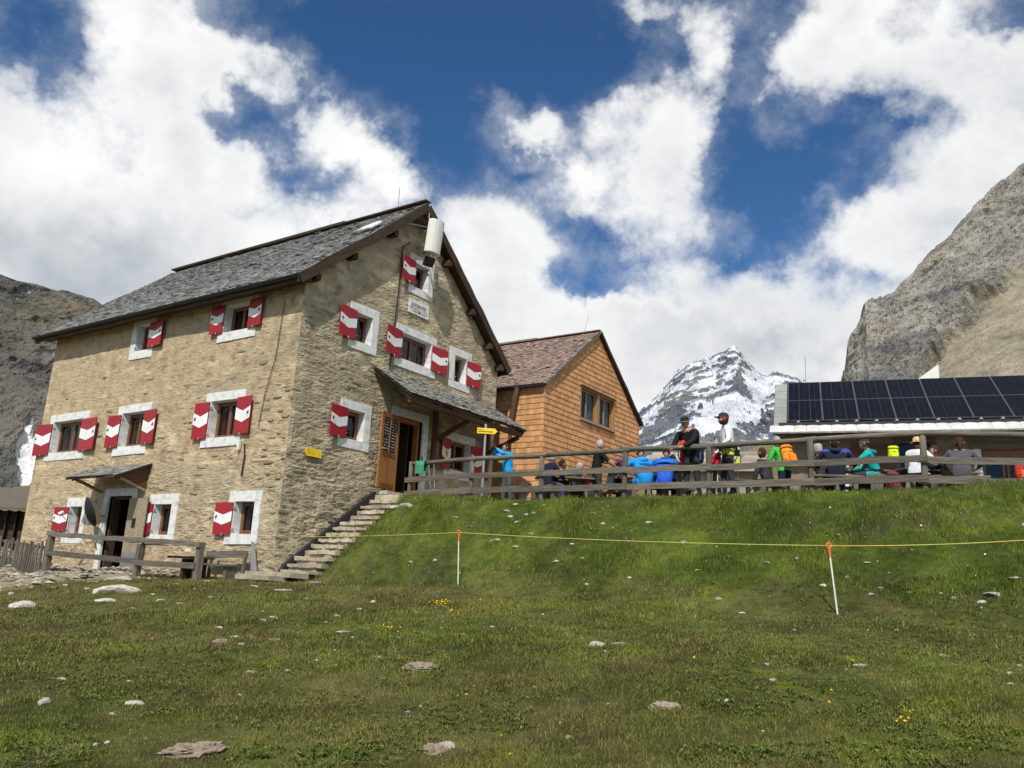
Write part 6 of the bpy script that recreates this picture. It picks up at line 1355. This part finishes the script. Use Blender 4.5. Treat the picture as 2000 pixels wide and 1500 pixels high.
B1 = blades('near', 300000, 4.7, 9.5, .030, .0048, -36, 36, 1); B2 = blades('far', 330000, 8.5, 22, .040, .0072, -38, 38, 2)
V = np.concatenate([B1[0], B2[0]]); F = np.concatenate([B1[1], B2[1]+len(B1[0])]); cc = np.concatenate([B1[2], B2[2]])
mgr = bpy.data.materials.new('grass_blade'); mgr.use_nodes = True; nt = mgr.node_tree; pb = nt.nodes['Principled BSDF']; at_ = nt.nodes.new('ShaderNodeAttribute'); at_.attribute_name = 'col'
nt.links.new(at_.outputs['Color'], pb.inputs['Base Color']); pb.inputs['Roughness'].default_value = .7; pb.inputs['Specular IOR Level'].default_value = .06
o = link('grass', mesh_np('grass', V, F, mgr, attrs={'col': cc})); o['kind'] = 'stuff'
# broad-leaved weeds in the turf
def weeds(n, seed):
    g = np.random.default_rng(seed); pts = ground_hits([(g.uniform(0, 2000), 1130+370*g.random()**.8) for _ in range(n)]); V = []; F = []; C = []; k = 0
    pm = fbm(pts*1.3, 3, seed=77); pts = pts[pm > .50]
    for P in pts:
        m = g.integers(5, 9); col = np.array([.075, .115, .022])*g.uniform(.6, 1.5)*np.array([g.uniform(.9, 1.35), 1, 1])
        for q in range(m):
            a = g.uniform(0, 6.28); L = g.uniform(.018, .042); w = L*g.uniform(.35, .6); d = np.array([math.cos(a), math.sin(a), 0]); s = np.array([-d[1], d[0], 0]); z = g.uniform(.008, .03); r0 = g.uniform(0, .02)
            V += [P+d*r0+[0, 0, z*.5], P+d*(r0+L*.5)+s*w*.5+[0, 0, z+.006], P+d*(r0+L)+[0, 0, z*g.uniform(.6, 1.3)], P+d*(r0+L*.5)-s*w*.5+[0, 0, z+.006]]; F.append((k, k+1, k+2, k+3)); C += [col*g.uniform(.8, 1.2)]*4; k += 4
    o = link('weeds', mesh_np('weeds', np.array(V), np.array(F), mgr, attrs={'col': np.array(C)})); o['kind'] = 'stuff'
weeds(5200, 12)
# tiny flowers
def flowers(name, pts, col, s, seed):
    g = np.random.default_rng(seed); V = []; F = []; n = 0; th = np.linspace(0, 2*math.pi, 6)[:-1]
    for P in pts:
        r = s*g.uniform(.6, 1.3); hgt = g.uniform(.03, .07); tl = g.normal(0, .35, 2)
        q = np.stack([r*np.cos(th), r*np.sin(th), tl[0]*r*np.cos(th)+tl[1]*r*np.sin(th)+hgt], 1); V.append(np.concatenate([q, [[0, 0, hgt-.012]]])+P); F += [tuple(n+k for k in range(5))]+[(n+(k+1) % 5, n+k, n+5) for k in range(5)]; n += 6
    o = link(name, mesh_np(name, np.concatenate(V), F, flatc(col))); o['kind'] = 'stuff'
def clump(x, y, n, sx, sy, g):
    return list(ground_hits([(x+g.normal(0, sx), min(1498, y+g.normal(0, sy))) for _ in range(n)]))
g = np.random.default_rng(8)
pts = clump(862, 1183, 70, 10, 3, g)+clump(888, 1199, 16, 6, 3, g)+clump(755, 1233, 30, 16, 4, g)+clump(1765, 1412, 16, 9, 12, g)+clump(1668, 1298, 5, 3, 2, g)
pts += list(ground_hits([(g.uniform(0, 2000), g.uniform(1000, 1495)) for k in range(70)]))
flowers('yellow_flowers', pts, (.72, .50, .02), .011, 4)
pts = list(ground_hits([(g.uniform(620, 2000), 990+abs(g.normal(0, 110))) for k in range(260)]))
flowers('white_flowers', pts, (.70, .70, .62), .011, 5)
